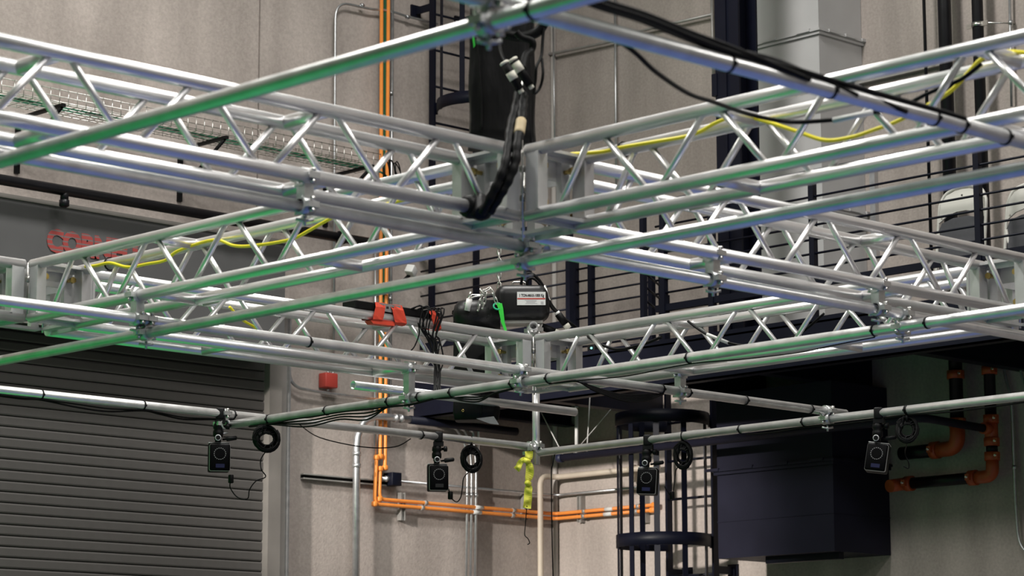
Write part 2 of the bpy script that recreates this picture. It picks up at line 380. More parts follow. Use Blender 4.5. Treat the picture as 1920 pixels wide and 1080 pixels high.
# strut rail, navy junction box, corner conduits
pa, pb = at(568, 892, 'b', BW - .03), at(702, 905, 'b', BW - .03); zc = (pa.z + pb.z) / 2
t = thing('strut_channel', 'dark slotted strut channel crossing behind the galvanised pipe', 'strut', pa)
MB().span((pa.x, BW - .045, zc - .022), (pb.x + .12, BW, zc - .012)).build('lower_lip', 'galv_dull', t)
MB().span((pa.x, BW - .045, zc + .012), (pb.x + .12, BW, zc + .022)).build('upper_lip', 'galv_dull', t)
MB().span((pa.x, BW - .012, zc - .012), (pb.x + .12, BW, zc + .012)).build('web', 'black', t)
p = at(736, 899, 'b', BW - .06)
t = thing('junction_box', 'small navy junction box beside the orange pipes', 'box', p)
MB().rbox(p, (.10, .11, .105), .006, 2).build('box_body', 'navy', t)
MB().lathe(p - Vector((.05, 0, 0)), -X, [(0, .024), (.03, .024), (.03, .017), (.07, .017)], 12).build('connector', 'galv', t)
one(MB().path(rounded([p + Vector((.05, 0, -.01)), Vector((AW - .05, BW - .05, p.z - .01)), Vector((AW - .05, at(1205, 914, 'a', AW - .05).y, p.z - .01))], .12), .0115, 10), 'conduit', 'galv', 'thin conduit from the navy box wrapping round the room corner', 'conduit', p)
for k, (x0, lab) in enumerate(((876.5, 'left'), (884.5, 'middle'), (893, 'right'))):
    wpipe('conduit', f'{lab} of three vertical conduits standing together near the corner', 'conduit', [(x0 - 34 + 10 * k, 801 + 3 * k), (x0 - 22 + 8 * k, 803 + 3 * k), (x0 - 4, 830), (x0, 880), (x0 - 3, 1150)], 'b', BW - .06, .0115, 'galv', .08, 10, 'corner conduits', straps=[(x0 - .2, 928, Z)])
wpipe('conduit', 'conduit running up from the three near the corner', 'conduit', [(897, 870), (897, 700)], 'b', BW - .05, .011, 'galv', 0)
for x0 in (751, 982):
    ps = at(x0, 950, 'b', BW - .02)
    one(MB().box(ps, (.045, .03, .22)).box(ps + Vector((-.02, -.02, 0)), (.006, .03, .22)).box(ps + Vector((.02, -.02, 0)), (.006, .03, .22)), 'strut_bracket', 'galv_dull', ('strut bracket carrying the orange pipes left of the conduits' if x0 < 800 else 'strut bracket carrying the orange pipes behind the yellow tape'), 'bracket', ps, 'pipe brackets')
for y0, lab in ((1091, 'nearer the corner'), (1212, 'behind the ladder cage')):
    ps = at(y0, 955, 'a', AW - .02)
    one(MB().box(ps, (.03, .045, .22)).box(ps + Vector((-.02, -.02, 0)), (.03, .006, .22)).box(ps + Vector((-.02, .02, 0)), (.03, .006, .22)), 'strut_bracket', 'galv_dull', f'strut bracket of the orange pipes on the right wall, {lab}', 'bracket', ps, 'pipe brackets')
# room corner conduit and cream pipe
one(MB().cyl((AW - .02, BW - .02, 0), (AW - .02, BW - .02, 11), .022, 12), 'corner_cove', 'plaster', 'vertical grey bead closing the corner of the two walls', 'trim', (AW - .02, BW - .02, 0), kind='structure')
c1 = at(1013, 892, 'b', BW - .10)
pts = rounded([(c1.x, BW - .10, 0), (c1.x, BW - .10, c1.z), (AW - .09, BW - .10, c1.z - .0), (AW - .09, at(1235, 866, 'a', AW - .09).y, c1.z)], .12)
t = thing('cream_pipe', 'cream painted pipe turning from the left wall to the right wall', 'pipe', (c1.x, BW - .1, 0))
MB().path(pts, .024, 16).build('pipe_run', 'cream', t)
p = at(1183, 873, 'a', AW - .09); p.z = c1.z
MB().band(p, Y, .024, .03, .006).box((AW - .05, p.y, p.z - .03), (.02, .03, .14)).build('hanger', 'cream', t)
# thin conduits on the right wall, high up
wpipe('conduit', 'horizontal grey conduit climbing rightwards high on the right wall', 'conduit', [(1002, 96), (1024, 101), (1036, 101), (1150, 77), (1212, 55), (1336, 27)], 'a', AW - .05, .0135, 'galv_dull', .1)
wpipe('conduit', 'thin bright vertical conduit on the right wall above the truss', 'conduit', [(1153, -20), (1156, 420)], 'a', AW - .05, .011, 'galv', 0)
wpipe('conduit', 'thin vertical wire rod close to the room corner', 'conduit', [(1037, 40), (1041, 330)], 'a', AW - .06, .008, 'galv', 0)
wpipe('conduit', 'conduit beside the column on the right wall', 'conduit', [(1334, -20), (1338, 160)], 'a', AW - .05, .012, 'galv_dull', 0)
pts = [at(x, y, 'a', AW - .05) for x, y in ((1046, 838), (1205, 818), (1345, 800))]
one(MB().path([pts[0], (pts[2].x, pts[2].y, pts[0].z)], .010, 8), 'conduit', 'galv_dull', 'thin conduit below the mezzanine above the cream pipe', 'conduit', pts[0])
# ---- wire basket tray on brackets, upper left wall
TB = BW - .38
q0, q1 = at(60, 176, 'b', TB), at(640, 312, 'b', TB); tz = (q0.z + q1.z) / 2 - .03
a0, a1 = at(-20, 160, 'b', TB).x, at(690, 320, 'b', TB).x
t = thing('wire_basket_tray', 'wire mesh cable tray on the wall above the roller door', 'cable tray', (a0, TB, tz))
for k, (dy, dz) in enumerate(((-.15, .10), (-.15, .05), (-.15, 0), (-.09, 0), (-.03, 0), (.03, 0), (.09, 0), (.15, 0), (.15, .05), (.15, .10))):
    MB().cyl((a0, TB + dy, tz + dz), (a1, TB + dy, tz + dz), .0032, 5).build('long_wire', 'steel', t)
rib = MB().path([(0, -.155, .105), (0, -.155, -.004), (0, .155, -.004), (0, .155, .105)], .0032, 5)
rme = None; k = 0
while a0 + .03 + k * .075 < a1:
    if rme is None: rme = rib.build('cross_wire', 'steel', t, True).data; t.children[-1].location = (.03, 0, 0)
    else: link_copy(rme, 'cross_wire', t, (.03 + k * .075, 0, 0))
    k += 1
for j, yy in enumerate((-.02, .05)):
    pts = smooth_path([(a0 + s * (a1 - a0) / 12, TB + yy + random.uniform(-.02, .02), tz + .010) for s in range(13)] + ([(a1 + .12, TB - .05, tz - .02), (a1 + .22, TB - .02, tz - .12), (a1 + .16, TB, tz - .3)] if j else []), 4)
    one(MB().path(pts, .008, 6), 'green_cable', 'green_band', ('green data cable lying in the wire tray, nearer the wall' if j else 'green data cable lying in the wire tray, nearer the room'), 'cable', pts[0])
for k in range(3):
    cx = a1 + .16 + .06 * k
    one(MB().torus((cx, TB - .04, tz + .02), (.6, -1, .2 * k), .10 - .012 * k, .005, 28, 5).torus((cx + .01, TB - .03, tz + .015), (.7, -1, .1), .09, .005, 28, 5), 'cable_coil', 'rubber', ('leftmost', 'middle', 'rightmost')[k] + ' loop of slack cable at the end of the wire tray', 'cable coil', (cx, TB, tz), 'slack loops at the tray end')
for x0, y0, lab in ((90, 196, 'leftmost'), (395, 262, 'middle'), (668, 316, 'rightmost')):
    p = at(x0, y0, 'b', TB); x_ = p.x
    t = thing('wall_bracket', f'{lab} black triangular bracket under the wire cable tray', 'bracket', (x_, BW, tz), 'tray brackets')
    MB().span((x_ - .015, TB - .2, tz - .03), (x_ + .015, BW, tz - .008)).build('arm', 'black', t)
    MB().path([(x_, TB - .17, tz - .03), (x_, BW - .02, tz - .34)], .014, 6).build('strut', 'black', t)
    MB().span((x_ - .02, BW - .02, tz - .42), (x_ + .02, BW, tz)).build('wall_plate', 'black', t)
# ================================================================== MEZZANINE on the right wall
AM = 14.17
ZF0, ZF1, ZD = 4.21, 4.52, 4.55
t = thing('mezzanine', 'navy steel mezzanine walkway along the right wall', 'mezzanine', (AM, 12, ZF0))
hb0, hb1, ha0 = 13.55, 14.45, 14.62
dk = MB().span((AM, 2, ZF1), (AW, hb0, ZD)).span((AM, hb1, ZF1), (AW, BW, ZD)).span((AM, hb0, ZF1), (ha0, hb1, ZD))
dk.build('deck_plate', 'navy', t)
MB().span((AM, 2, ZF0), (AM + .012, BW, ZF1)).span((AM, 2, ZF0), (AM + .09, BW, ZF0 + .015)).span((AM, 2, ZF1 - .015), (AM + .09, BW, ZF1)).build('fascia_channel', 'navy', t)
for b_ in (3.5, 5, 6.5, 8, 9.5, 11, 12.4, 13.45, 14.55, 15.6):
    MB().span((AM + .012, b_ - .01, ZF0 + .06), (AW, b_ + .01, ZF1)).span((AM + .012, b_ - .05, ZF0 + .05), (AW, b_ + .05, ZF0 + .065)).build('joist', 'navy', t)
# railings: posts and rails are parts
RAILZ = [4.80 + .1016 * k for k in range(1, 7)]
def railing(label, bs, a_, b_from, b_to):
    t = thing('guard_railing', label, 'railing', (a_, (b_from + b_to) / 2, ZD), 'mezzanine railings')
    for b_ in bs:
        MB().span((a_ - .022, b_ - .022, ZD), (a_ + .022, b_ + .022, 5.58)).build('post', 'navy', t)
    for z in RAILZ: MB().cyl((a_, b_from, z), (a_, b_to, z), .0085, 8).build('rail', 'navy', t)
    MB().span((a_ - .012, min(b_from, b_to), 4.765), (a_ + .012, max(b_from, b_to), 4.815)).build('bottom_rail', 'navy', t)
    MB().span((a_ - .025, min(b_from, b_to), 5.56), (a_ + .025, max(b_from, b_to), 5.60)).build('top_rail', 'navy', t)
bpx = lambda x: at(x, 550, 'a', AM + .03).y
railing('navy mezzanine railing left of the ladder gate, towards the corner', [bpx(771), bpx(990), bpx(1068)], AM + .03, BW - .05, bpx(1068))
railing('navy mezzanine railing right of the ladder gate, in front of the chairs', [bpx(1245), bpx(1336), bpx(1527), bpx(1840), bpx(2100)], AM + .03, bpx(1230), 8.2)
A2 = 15.05
b2 = lambda x: at(x, 560, 'a', A2).y
railing('navy inner railing round the ladder hatch on the mezzanine', [b2(1079), b2(1109), b2(1222)], A2, b2(1079), b2(1222))
t = thing('swing_gate', 'navy swing gate standing half open at the ladder hatch', 'gate', (AM + .05, bpx(1207), ZD))
g0, g1 = Vector((AM + .03, bpx(1207), 0)), Vector((AM + .62, bpx(1120) - .12, 0))
for p in (g0, g1): MB().span(p + Vector((-.02, -.02, ZD + .02)), p + Vector((.02, .02, 5.5))).build('stile', 'navy', t)
for z in RAILZ: MB().cyl(g0 + Vector((0, 0, z - .02)), g1 + Vector((0, 0, z - .02)), .0085, 8).build('rail', 'navy', t)
# column
cb0, cb1 = at(1341, 120, 'a', AM + .30).y, at(1385, 120, 'a', AM + .30).y
cb, ch = (cb0 + cb1) / 2, abs(cb0 - cb1) / 2
t = thing('steel_column', 'navy painted steel column standing on the mezzanine beside the duct', 'column', (AM + .4, cb, ZD))
MB().span((AM + .30, cb - ch, ZD), (AM + .32, cb + ch, 11)).build('flange', 'navy', t)
MB().span((AM + .50, cb - ch, ZD), (AM + .52, cb + ch, 11)).build('flange', 'navy', t)
MB().span((AM + .32, cb - .012, ZD), (AM + .50, cb + .012, 11)).build('web', 'navy', t)
zc = at(1345, 150, 'a', AM + .3).z
MB().span((AM + .285, cb - .005, ZD), (AM + .30, cb + .005, 11)).build('edge_strip', 'navy', t)
MB().span((AM + .29, cb + ch - .02, zc - .12), (AM + .45, cb + ch + .03, zc + .05)).build('clip_plate', 'navy', t)
# ducts
def duct(label, a_, b0, b1, z0, z1, flz, m, seamz=()):
    t = thing('air_duct', label, 'duct', (a_, b0, z0))
    MB().span((a_, b0, z0), (AW - .004, b1, z1)).build('duct_body', m, t)
    for fz in flz:
        MB().span((a_ - .035, b0 - .035, fz - .006), (AW, b1 + .035, fz + .012)).span((a_ - .02, b0 - .02, fz - .03), (AW, b1 + .02, fz - .006)).build('flange', m, t)
        k = 0
        while b0 + .06 + k * .17 < b1:
            y_ = b0 + .06 + k * .17
            if k % 2 == 0: MB().span((a_ - .042, y_, fz - .002), (a_ - .025, y_ + .13, fz + .020)).build('cleat', 'duct' if m == 'duct' else m, t)
            k += 1
        for q in range(3): MB().span((a_ + .08 + q * .2, b0 - .042, fz - .002), (a_ + .2 + q * .2, b0 - .025, fz + .02)).build('cleat', m, t)
    for sz in seamz: MB().span((a_ - .004, b0 - .004, sz), (AW, b1 + .004, sz + .006)).build('seam', m, t)
    return t
dc = at(1535, 57, 'b', 12.41); zf = dc.z
duct('light grey rectangular air duct rising from the mezzanine up the right wall', dc.x, 12.41, 13.45, ZD, 11, (zf, at(1605, 400, 'b', 12.41).z), 'duct')
lc = at(1565, 1033, 'b', 12.255)
duct('large dark rectangular duct hood hanging below the mezzanine', lc.x, 12.255, 13.38, lc.z, ZF0 + .05, (at(1347, 884, 'a', lc.x).z,), 'navy_dull', (at(1560, 962.5, 'a', lc.x).z,))
p = at(1440, 1052, 'z', lc.z - .03)
one(MB().span((lc.x + .1, 12.3, lc.z - .05), (lc.x + .16, 13.0, lc.z)), 'duct_support', 'navy', 'short dark angle iron under the hanging duct hood', 'support', (lc.x + .1, 12.3, lc.z - .05))
# ================================================================== LADDERS
def ladder(name, label, axis, off, s0, s1, z0, z1, rung0, cage_hoops, cage_dir, brackets, wall):
    # rungs run along axis ('a' or 'b') at distance off; cage_dir points away from the wall
    A = X if axis == 'a' else Y
    def pt(s, d, z):
        v = Vector((s, off, z)) if axis == 'a' else Vector((off, s, z)); return v + cage_dir * d
    mid = (s0 + s1) / 2; t = thing(name, label, 'ladder', pt(mid, 0, z0))
    for s_ in (s0, s1):
        c = pt(s_, 0, (z0 + z1) / 2); MB().box(c, (.022, .06, z1 - z0) if axis == 'a' else (.06, .022, z1 - z0)).build('side_rail', 'navy', t)
    z = rung0
    while z < z1:
        MB().cyl(pt(s0, 0, z), pt(s1, 0, z), .0105, 8).build('rung', 'navy', t); z += .305
    R = .37; cc = .33
    def arc(k, n): 
        an = math.radians(-52 + (284) * k / n); return (math.cos(an), math.sin(an))
    hz = sorted(cage_hoops); bars = []
    hp = []
    n = 24
    for k in range(n + 1):
        an = math.radians(180 + 38 + (360 - 76) * k / n); hp.append((mid + R * math.sin(an) * 1.0, cc - R * math.cos(an) * -1.0))
    # hoop: starts and ends at the rails, bulges out in cage_dir
    hp = [(mid + R * math.sin(math.radians(-142 + 284 * k / n)), cc + R * math.cos(math.radians(-142 + 284 * k / n))) for k in range(n + 1)]
    hp = [(s0 if s0 < s1 else s1, 0)] + hp + [(s1 if s0 < s1 else s0, 0)]
    for z in hz:
        b = MB(); vs = []
        for s_, d in hp:
            for zz in (z - .05, z + .05): vs.append(pt(s_, d, zz))
        vs2 = []
        for s_, d in hp:
            q = Vector((s_ - mid, d - cc)); q = q * (1 - .008 / max(q.length, .1))
            for zz in (z - .05, z + .05): vs2.append(pt(mid + q.x, cc + q.y, zz))
        m_ = len(vs); fs = []
        for k in range(len(hp) - 1):
            i = 2 * k; fs += [(i, i + 1, i + 3, i + 2), (m_ + i, m_ + i + 2, m_ + i + 3, m_ + i + 1), (i, i + 2, m_ + i + 2, m_ + i), (i + 1, m_ + i + 1, m_ + i + 3, i + 3)]
        b.add(vs + vs2, fs, True).build('cage_hoop', 'navy', t)
    for ang in (-110, -70, -35, 0, 35, 70, 110):
        s_, d = mid + (R - .012) * math.sin(math.radians(ang)), cc + (R - .012) * math.cos(math.radians(ang))
        tang = A * math.cos(math.radians(ang)) + cage_dir * -math.sin(math.radians(ang)); nn = tang.cross(Z)
        Rm = Matrix((tang, nn, Z)).transposed()
        MB().box(pt(s_, d, (hz[0] - .05 + min(hz[-1] + .05, z1)) / 2), (.045, .008, min(hz[-1] + .05, z1) - hz[0] + .05), Rm).build('cage_bar', 'navy', t)
    for z in brackets:
        for s_ in (s0, s1):
            q = pt(s_, 0, z); e = q.copy(); e[1 if axis == 'a' else 0] = wall
            MB().span(q - Vector((.008, .008, .03)) , e + Vector((.008, .008, .03))).build('wall_bracket', 'navy', t)
            MB().box(e - cage_dir * -.01, (.10, .02, .10) if axis == 'a' else (.02, .10, .10)).build('foot_plate', 'navy', t)
    return t
OL = BW - .22
ua, ub = at(811, 100, 'b', OL).x, at(893, 100, 'b', OL).x
zh = at(818, 206, 'b', OL).z
ladder('caged_ladder', 'navy wall ladder with cage rising left of the black chain bag', 'a', OL, ua, ub, ZD, 10.2, at(818, 27, 'b', OL).z - .305 * 6, (zh, zh + 1.22, zh + 2.44), -Y, (at(811, 12, 'b', OL).z,), BW)
OR = AW - .22
la, lb = at(1254, 950, 'a', OR).y, at(1340, 950, 'a', OR).y
zh1 = at(1262, 1022, 'a', OR).z; zh2 = at(1262, 762, 'a', OR).z
ladder('caged_ladder', 'navy ladder with cage rising from below to the mezzanine hatch', 'b', OR, la, lb, 0.0, 5.2, at(1300, 933, 'a', OR).z - .305 * 9, (zh1 - 1.22, zh1, min(zh2, ZF0 - .08)), -X, (at(1343, 1068, 'a', OR).z,), AW)
# ================================================================== TRUSS GRID
FA, FB, ZT, ZB, PD = 6.956, 7.129, 3.8585, 3.6045, 3.353   # near corner of the front block, chord heights, pitch
CR, TL, CC = .0254, 3.048, .254
def truss_meshes():
    D = {}
    D['chord'] = MB().cyl((0.004, 0, 0), (TL - .004, 0, 0), CR, 24)
    top = [.37, .947, 1.524, 2.101, 2.678]; bot = [.17, .66, 1.235, 1.81, 2.39, 2.88]
    D['diag'] = []
    for k in range(5):
        D['diag'].append(((bot[k] + (.028 if k else 0), -CC), (top[k] - .03, 0)))
        D['diag'].append(((top[k] + .03, 0), (bot[k + 1] - (.028 if k < 4 else 0), -CC)))
    D['cross'] = [.947, 2.101]
    return D
TD = truss_meshes(); TM = {}
def shared(key, mb, name, m, parent, loc=(0, 0, 0), rot=(0, 0, 0)):
    if key not in TM:
        o = mb().build(name, m, parent, True); TM[key] = o.data; o.location = loc; o.rotation_euler = rot; return o
    return link_copy(TM[key], name, parent, loc, rot)
def truss(label, x, y, along):
    # local: x along the truss, y = 0 near face, y = CC far face, z = 0 top chords
    t = thing('box_truss', label, 'truss', (x, y, ZT), 'aluminium box trusses')
    if along == 'b': t.rotation_euler = (0, 0, -math.pi / 2); t.location = (x, y + TL, ZT)
    for yy in (0, CC):
        for zz in (0, -CC): shared('chord', lambda: TD['chord'], 'chord', 'alu', t, (0, yy, zz))
        for k, ((s0, z0), (s1, z1)) in enumerate(TD['diag']):
            shared(('diag', k), lambda: MB().cyl((s0, 0, z0), (s1, 0, z1), .0127, 12), 'diagonal_brace', 'alu', t, (0, yy, 0))
    for s_ in TD['cross']:
        for zz in (0, -CC): shared('cross', lambda: MB().cyl((0, .01, 0), (0, CC - .01, 0), .0245, 16), 'cross_tube', 'alu', t, (s_, 0, zz))
    for e in (0, 1):
        f = bpy.data.objects.new('end_frame', None); C.objects.link(f); f.parent = t; f.location = (TL * e, 0, 0); f.rotation_euler = (0, 0, math.pi * e)
        if e: f.location = (TL, CC, 0)
        for yy in (0, CC):
            shared('post', lambda: MB().box((.042, 0, -CC / 2), (.06, .040, CC - .03)).box((.078, 0, -CC / 2), (.012, .052, CC - .03)), 'end_post', 'alu_plate', f, (0, yy, 0))
        for zz in (0, -CC):
            shared('bar', lambda: MB().box((.045, CC / 2, 0), (.064, CC - .03, .012)).box((.016, CC / 2, 0), (.008, CC - .03, .046)), 'end_bar', 'alu_plate', f, (0, 0, zz))
        for yy in (.05, CC - .05):
            for zz in (-.055, -CC + .055):
                shared('bolt', lambda: MB().cyl((.0, 0, 0), (.034, 0, 0), .009, 8).cyl((.034, 0, 0), (.05, 0, 0), .016, 6), 'bolt', 'brass', f, (0, yy, zz))
    return t
g = .0254
truss('aluminium box truss running from the front corner block off the upper left', FA - g - TL, FB, 'a')
truss('aluminium box truss running from the front corner block off the upper right', FA, FB - g - TL, 'b')
truss('aluminium box truss with yellow cable between the front and left corner blocks', FA, FB + CC + g, 'b')
truss('aluminium box truss between the front and right corner blocks, below the chairs', FA + CC + g, FB, 'a')
truss('aluminium box truss with red taped box between left and back corner blocks', FA + CC + g, FB + PD, 'a')
truss('aluminium box truss between the right corner block and the block under the hoist', FA + PD, FB + CC + g, 'b')
truss('aluminium box truss leaving the left corner block at the left picture edge', FA - g - TL, FB + PD, 'a')
def block(label, i, j):
    x, y = FA + PD * i, FB + PD * j
    t = thing('corner_block', label, 'truss block', (x, y, ZB), 'truss corner blocks'); c = CC / 2
    for q in range(4):
        f = bpy.data.objects.new('side_frame', None); C.objects.link(f); f.parent = t
        f.location = (c, c, 0); f.rotation_euler = (0, 0, q * math.pi / 2)
        for s_ in (-1, 1): shared('bpost', lambda: MB().box((0, -c - .010, c), (.045, .03, CC - .02)), 'post', 'alu_plate', f, (s_ * (c - .045), 0, 0))
        for zz in (0, CC): shared('bbar', lambda: MB().box((0, -c, 0), (CC - .05, .05, .014)), 'bar', 'alu_plate', f, (0, 0, zz))
        shared('bweb', lambda: MB().box((0, -c + .008, 0), (CC - .09, .008, .075)), 'web_plate', 'alu_plate', f, (0, 0, CC - .05))
        for zz in (.07, CC - .07):
            shared('knuckle', lambda: MB().rbox((0, 0, 0), (.024, .024, .03), .008, 2), 'knuckle', 'steel', f, (-c - .012, -c - .012, zz))
        shared('pin', lambda: MB().cyl((0, 0, -.01), (0, 0, CC + .01), .005, 8), 'hinge_pin', 'steel', f, (-c - .012, -c - .012, 0))
    return t
block('front truss corner block under the black cable loom', 0, 0)
block('left truss corner block in front of the red lettering', 0, 1)
block('right truss corner block cut by the right picture edge', 1, 0)
block('back truss corner block directly below the black hoist', 1, 1)
# ================================================================== PIPE GRID
PR, ZU, ZL = .0241, 3.50, 3.44
ZL2 = 3.456
AP = {-1: FB - 2.337, 0: FB + .042, 1: FB + 2.478, 2: FB + 4.935}
BPIPE = {-1: FA - 2.40, 0: FA + .052, 1: FA + 2.45, 2: FA + 4.885}
def apipe(label, j, a0, a1, dz=0, tilt=0): 
    return one(MB().hollow((a0, AP[j], ZU + dz), (a1, AP[j], ZU + dz + tilt), PR, PR - .004, 28), 'scaffold_pipe', 'pipe', label, 'pipe', (a0, AP[j], ZU), 'aluminium grid pipes')
def bpipe(label, i, b0, b1, skew=0):
    return one(MB().hollow((BPIPE[i], b0, ZL2 if i == 2 else ZL), (BPIPE[i] + skew, b1, ZL2 if i == 2 else ZL), PR, PR - .004, 28), 'scaffold_pipe', 'pipe', label, 'pipe', (BPIPE[i], b0, ZL), 'aluminium grid pipes')
apipe('grey pipe with a thick black cable bundle crossing the upper right', -1, FA - 2.62, FA + 2.7)
apipe('pipe clamped beneath the front truss from the left edge to the front block', 0, FA - 4.5, FA + .12)
apipe('pipe clamped beneath the truss right of the front block', 0, FA + .17, FA + 5.5)
apipe('pipe from the left edge passing under the left block to the far right joint', 1, FA - 3.5, FA + 5.02)
apipe('far pipe in front of the roller door carrying the two left cameras', 2, FA - .5, FA + 4.98)
bpipe('nearest blurred pipe with green sheen rising to the top of the picture', -1, FB + 2.2, FB - 6.0)
bpipe('long pipe with green sheen below the front block, left edge to right edge', 0, FB + 5.6, FB - 6.0)
bpipe('pipe with cable ties rising from the left coil to the right edge', 1, FB + 4.99, FB - 5.0, -.1516)
bpipe('far pipe carrying the two right cameras in front of the duct hood', 2, FB + 4.86, FB - 4.0, -.095)
# outrigger over the back block and the drop pipe to the far corner of the ring
oc = Vector((FA + PD + CC / 2, FB + PD + CC / 2, ZT + .075)); rc = Vector((BPIPE[2] - .01, AP[2] - .055, ZT + .075))
dv = (rc - oc).normalized(); st = oc - dv * .20
one(MB().hollow(st, rc + dv * .12, PR, PR - .004, 24), 'outrigger_pipe', 'pipe', 'short pipe with open end facing forward on top of the back block', 'pipe', st)
one(MB().hollow((rc.x, rc.y, ZT + .1), (rc.x, rc.y, ZL - .06), PR, PR - .004, 24), 'drop_pipe', 'pipe', 'vertical drop pipe above the hanging yellow tape', 'pipe', (rc.x, rc.y, ZL))
s0 = at(662, 722, 'b', FB + PD + CC + .05); 
one(MB().hollow((s0.x, s0.y, s0.z), (at(1078, 755, 'b', s0.y).x, s0.y, s0.z), PR, PR - .004, 24), 'stub_pipe', 'pipe', 'open-ended pipe under the back truss right of the red box', 'pipe', s0)
# ---- clamps
def clamp(label, x, y, zu, axu, zl, axl, ru=PR, rl=PR, wing=True):
    t = thing('pipe_clamp', label, 'clamp', (x, y, zl), 'pipe clamps')
    for z, ax, r in ((zu, axu, ru), (zl, axl, rl)):
        side = Y if ax == X else X; c = Vector((x, y, z))
        j = MB().band(c, ax, r + .001, .052, .008, 20)
        for s_ in (-1, 1): j.box(c + side * (r + .016) * s_, (.05 if ax == X else .026, .05 if ax == Y else .026, .022))
        j.build('jaw', 'alu_cast', t)
        for s_ in (-1, 1):
            p = c + side * (r + .018) * s_
            MB().cyl(p - Z * .026, p + Z * .026, .0065, 8).cyl(p + Z * .016, p + Z * .027, .011, 6).cyl(p - Z * .027, p - Z * .016, .011, 6).build('bolt', 'steel', t)
    if zu - zl > ru + rl: MB().box((x, y, (zu + zl) / 2), (.044, .044, max(.014, zu - zl - ru - rl + .006))).build('spacer', 'alu_cast', t)
    if wing:
        p = Vector((x, y, zl - rl - .012)); MB().cyl(p, p - Z * .035, .006, 8).path([p + Vector((.025, -.02, -.012)), p - Z * .018, p + Vector((-.025, .02, -.012))], .006, 6).build('wing_nut', 'alu_cast', t)
    return t
GR = [(-1, -1, 'where two near blurred pipes cross at the picture top'), (-1, 0, 'at the far left under the front truss'), (0, -1, 'at the right edge below the upper right truss'),
      (0, 0, 'under the front block where two pipes cross'), (0, 1, 'below the left truss where two pipes cross'), (1, 0, 'holding the tied pipe at right, under the right truss'),
      (1, 1, 'under the back block in front of the drop pipe'), (1, 2, 'beside the leftmost camera at the end of the tied pipe'), (2, 1, 'at the far pipe joint in front of the duct hood')]
for i, j, l in GR:
    clamp('pipe clamp ' + l, BPIPE[i] + (-.05 if i == 1 else -.03 if i == 2 else 0), AP[j], ZU, X, ZL2 if i == 2 else ZL, Y)
clamp('pipe clamp joining the far pipes at the foot of the drop pipe', BPIPE[2], AP[2], ZU, X, ZL2, Y, wing=False)
clamp('small clamp gripping the drop pipe just above the far pipe joint', rc.x, rc.y, ZU, X, ZU - .02, Y, wing=False)
for px, j, l in ((565, 0, 'linking the front truss chord to the pipe below it, left of centre'), (1330, 0, 'under the right truss near the column'), (1640, 0, 'under the right truss beside the tied pipe')):
    p = at(px, 287 + .178 * px, 'b', AP[j]); clamp('chord clamp ' + l, p.x, AP[j] - .02, ZB, X, ZU, X, CR, PR)
clamp('chord clamp below the left block, under the yellow cable truss', FA - .0, AP[1], ZB, Y, ZU, X, CR, PR)
clamp('chord clamp under the back truss in front of the duct hood', FA + PD + CC, AP[1], ZB, Y, ZU, X, CR, PR)
clamp('chord clamp under the back truss beside the cable bundle, with green sheen', BPIPE[1] - .03, FB + PD, ZB, X, ZL, Y, CR, PR)
clamp('clamp on top of the back block holding the open pipe', oc.x - .02, oc.y - .02, ZT + .075, X, ZT, X, PR, CR, wing=False)
# ================================================================== CABLE TIES on the pipes
ORD = ['leftmost', 'second from the left', 'third from the left', 'fourth from the left', 'fifth from the left', 'sixth from the left', 'seventh from the left', 'eighth from the left', 'ninth from the left', 'tenth from the left']
def ppa(j, x, y): p = at(x, y, 'b', AP[j]); return Vector((p.x, AP[j], ZU))
def ppb(i, x, y):
    p = at(x, y, 'a', BPIPE[i]); sk = {1: -.1516, 2: -.095}.get(i, 0); b0 = {1: FB + 4.99, 2: FB + 4.86}.get(i, 0); b1 = {1: FB - 5.0, 2: FB - 4.0}.get(i, 1)
    x_ = BPIPE[i] + sk * (p.y - b0) / (b1 - b0)
    p = at(x, y, 'a', x_); return Vector((x_, p.y, ZL2 if i == 2 else ZL))
def tie(p, ax, label, R=PR):
    t = thing('cable_tie', label, 'cable tie', p, 'black cable ties')
    MB().band(p, ax, R, .009, .0035, 16).build('strap', 'black', t)
    side = (Y if ax == X else X); MB().box(p - side * (R + .004) - Z * .004, (.010, .010, .012)).build('lock_head', 'black', t)
for j, desc, pts in ((2, 'on the far left camera pipe', ((77, 740), (268, 760), (437, 780), (789, 817))),
                     (1, 'on the pipe passing under both blocks', ((578, 640), (1240, 730), (1290, 738), (1397, 753), (1519, 770))),
                     (-1, 'on the blurred grey pipe', ((1365, 120), (1556, 170), (1750, 221), (1802, 235), (1884, 258)))):
    for k, (x, y) in enumerate(pts): tie(ppa(j, x, y), X, f'black cable tie {desc}, {ORD[k]}')
for i, desc, pts in ((1, 'on the long tied pipe', ((505, 790), (613, 775), (730, 757), (787, 748), (848, 740), (962, 722), (1029, 713), (1292, 672), (1640, 621), (1739, 606))),
                     (2, 'on the far pipe before the duct hood', ((1389, 812), (1508, 797), (1700, 773)))):
    for k, (x, y) in enumerate(pts): tie(ppb(i, x, y), Y, f'black cable tie {desc}, {ORD[k]}')
tie(ppb(-1, 1000, 20), Y, 'black cable tie on the nearest green pipe at the picture top')
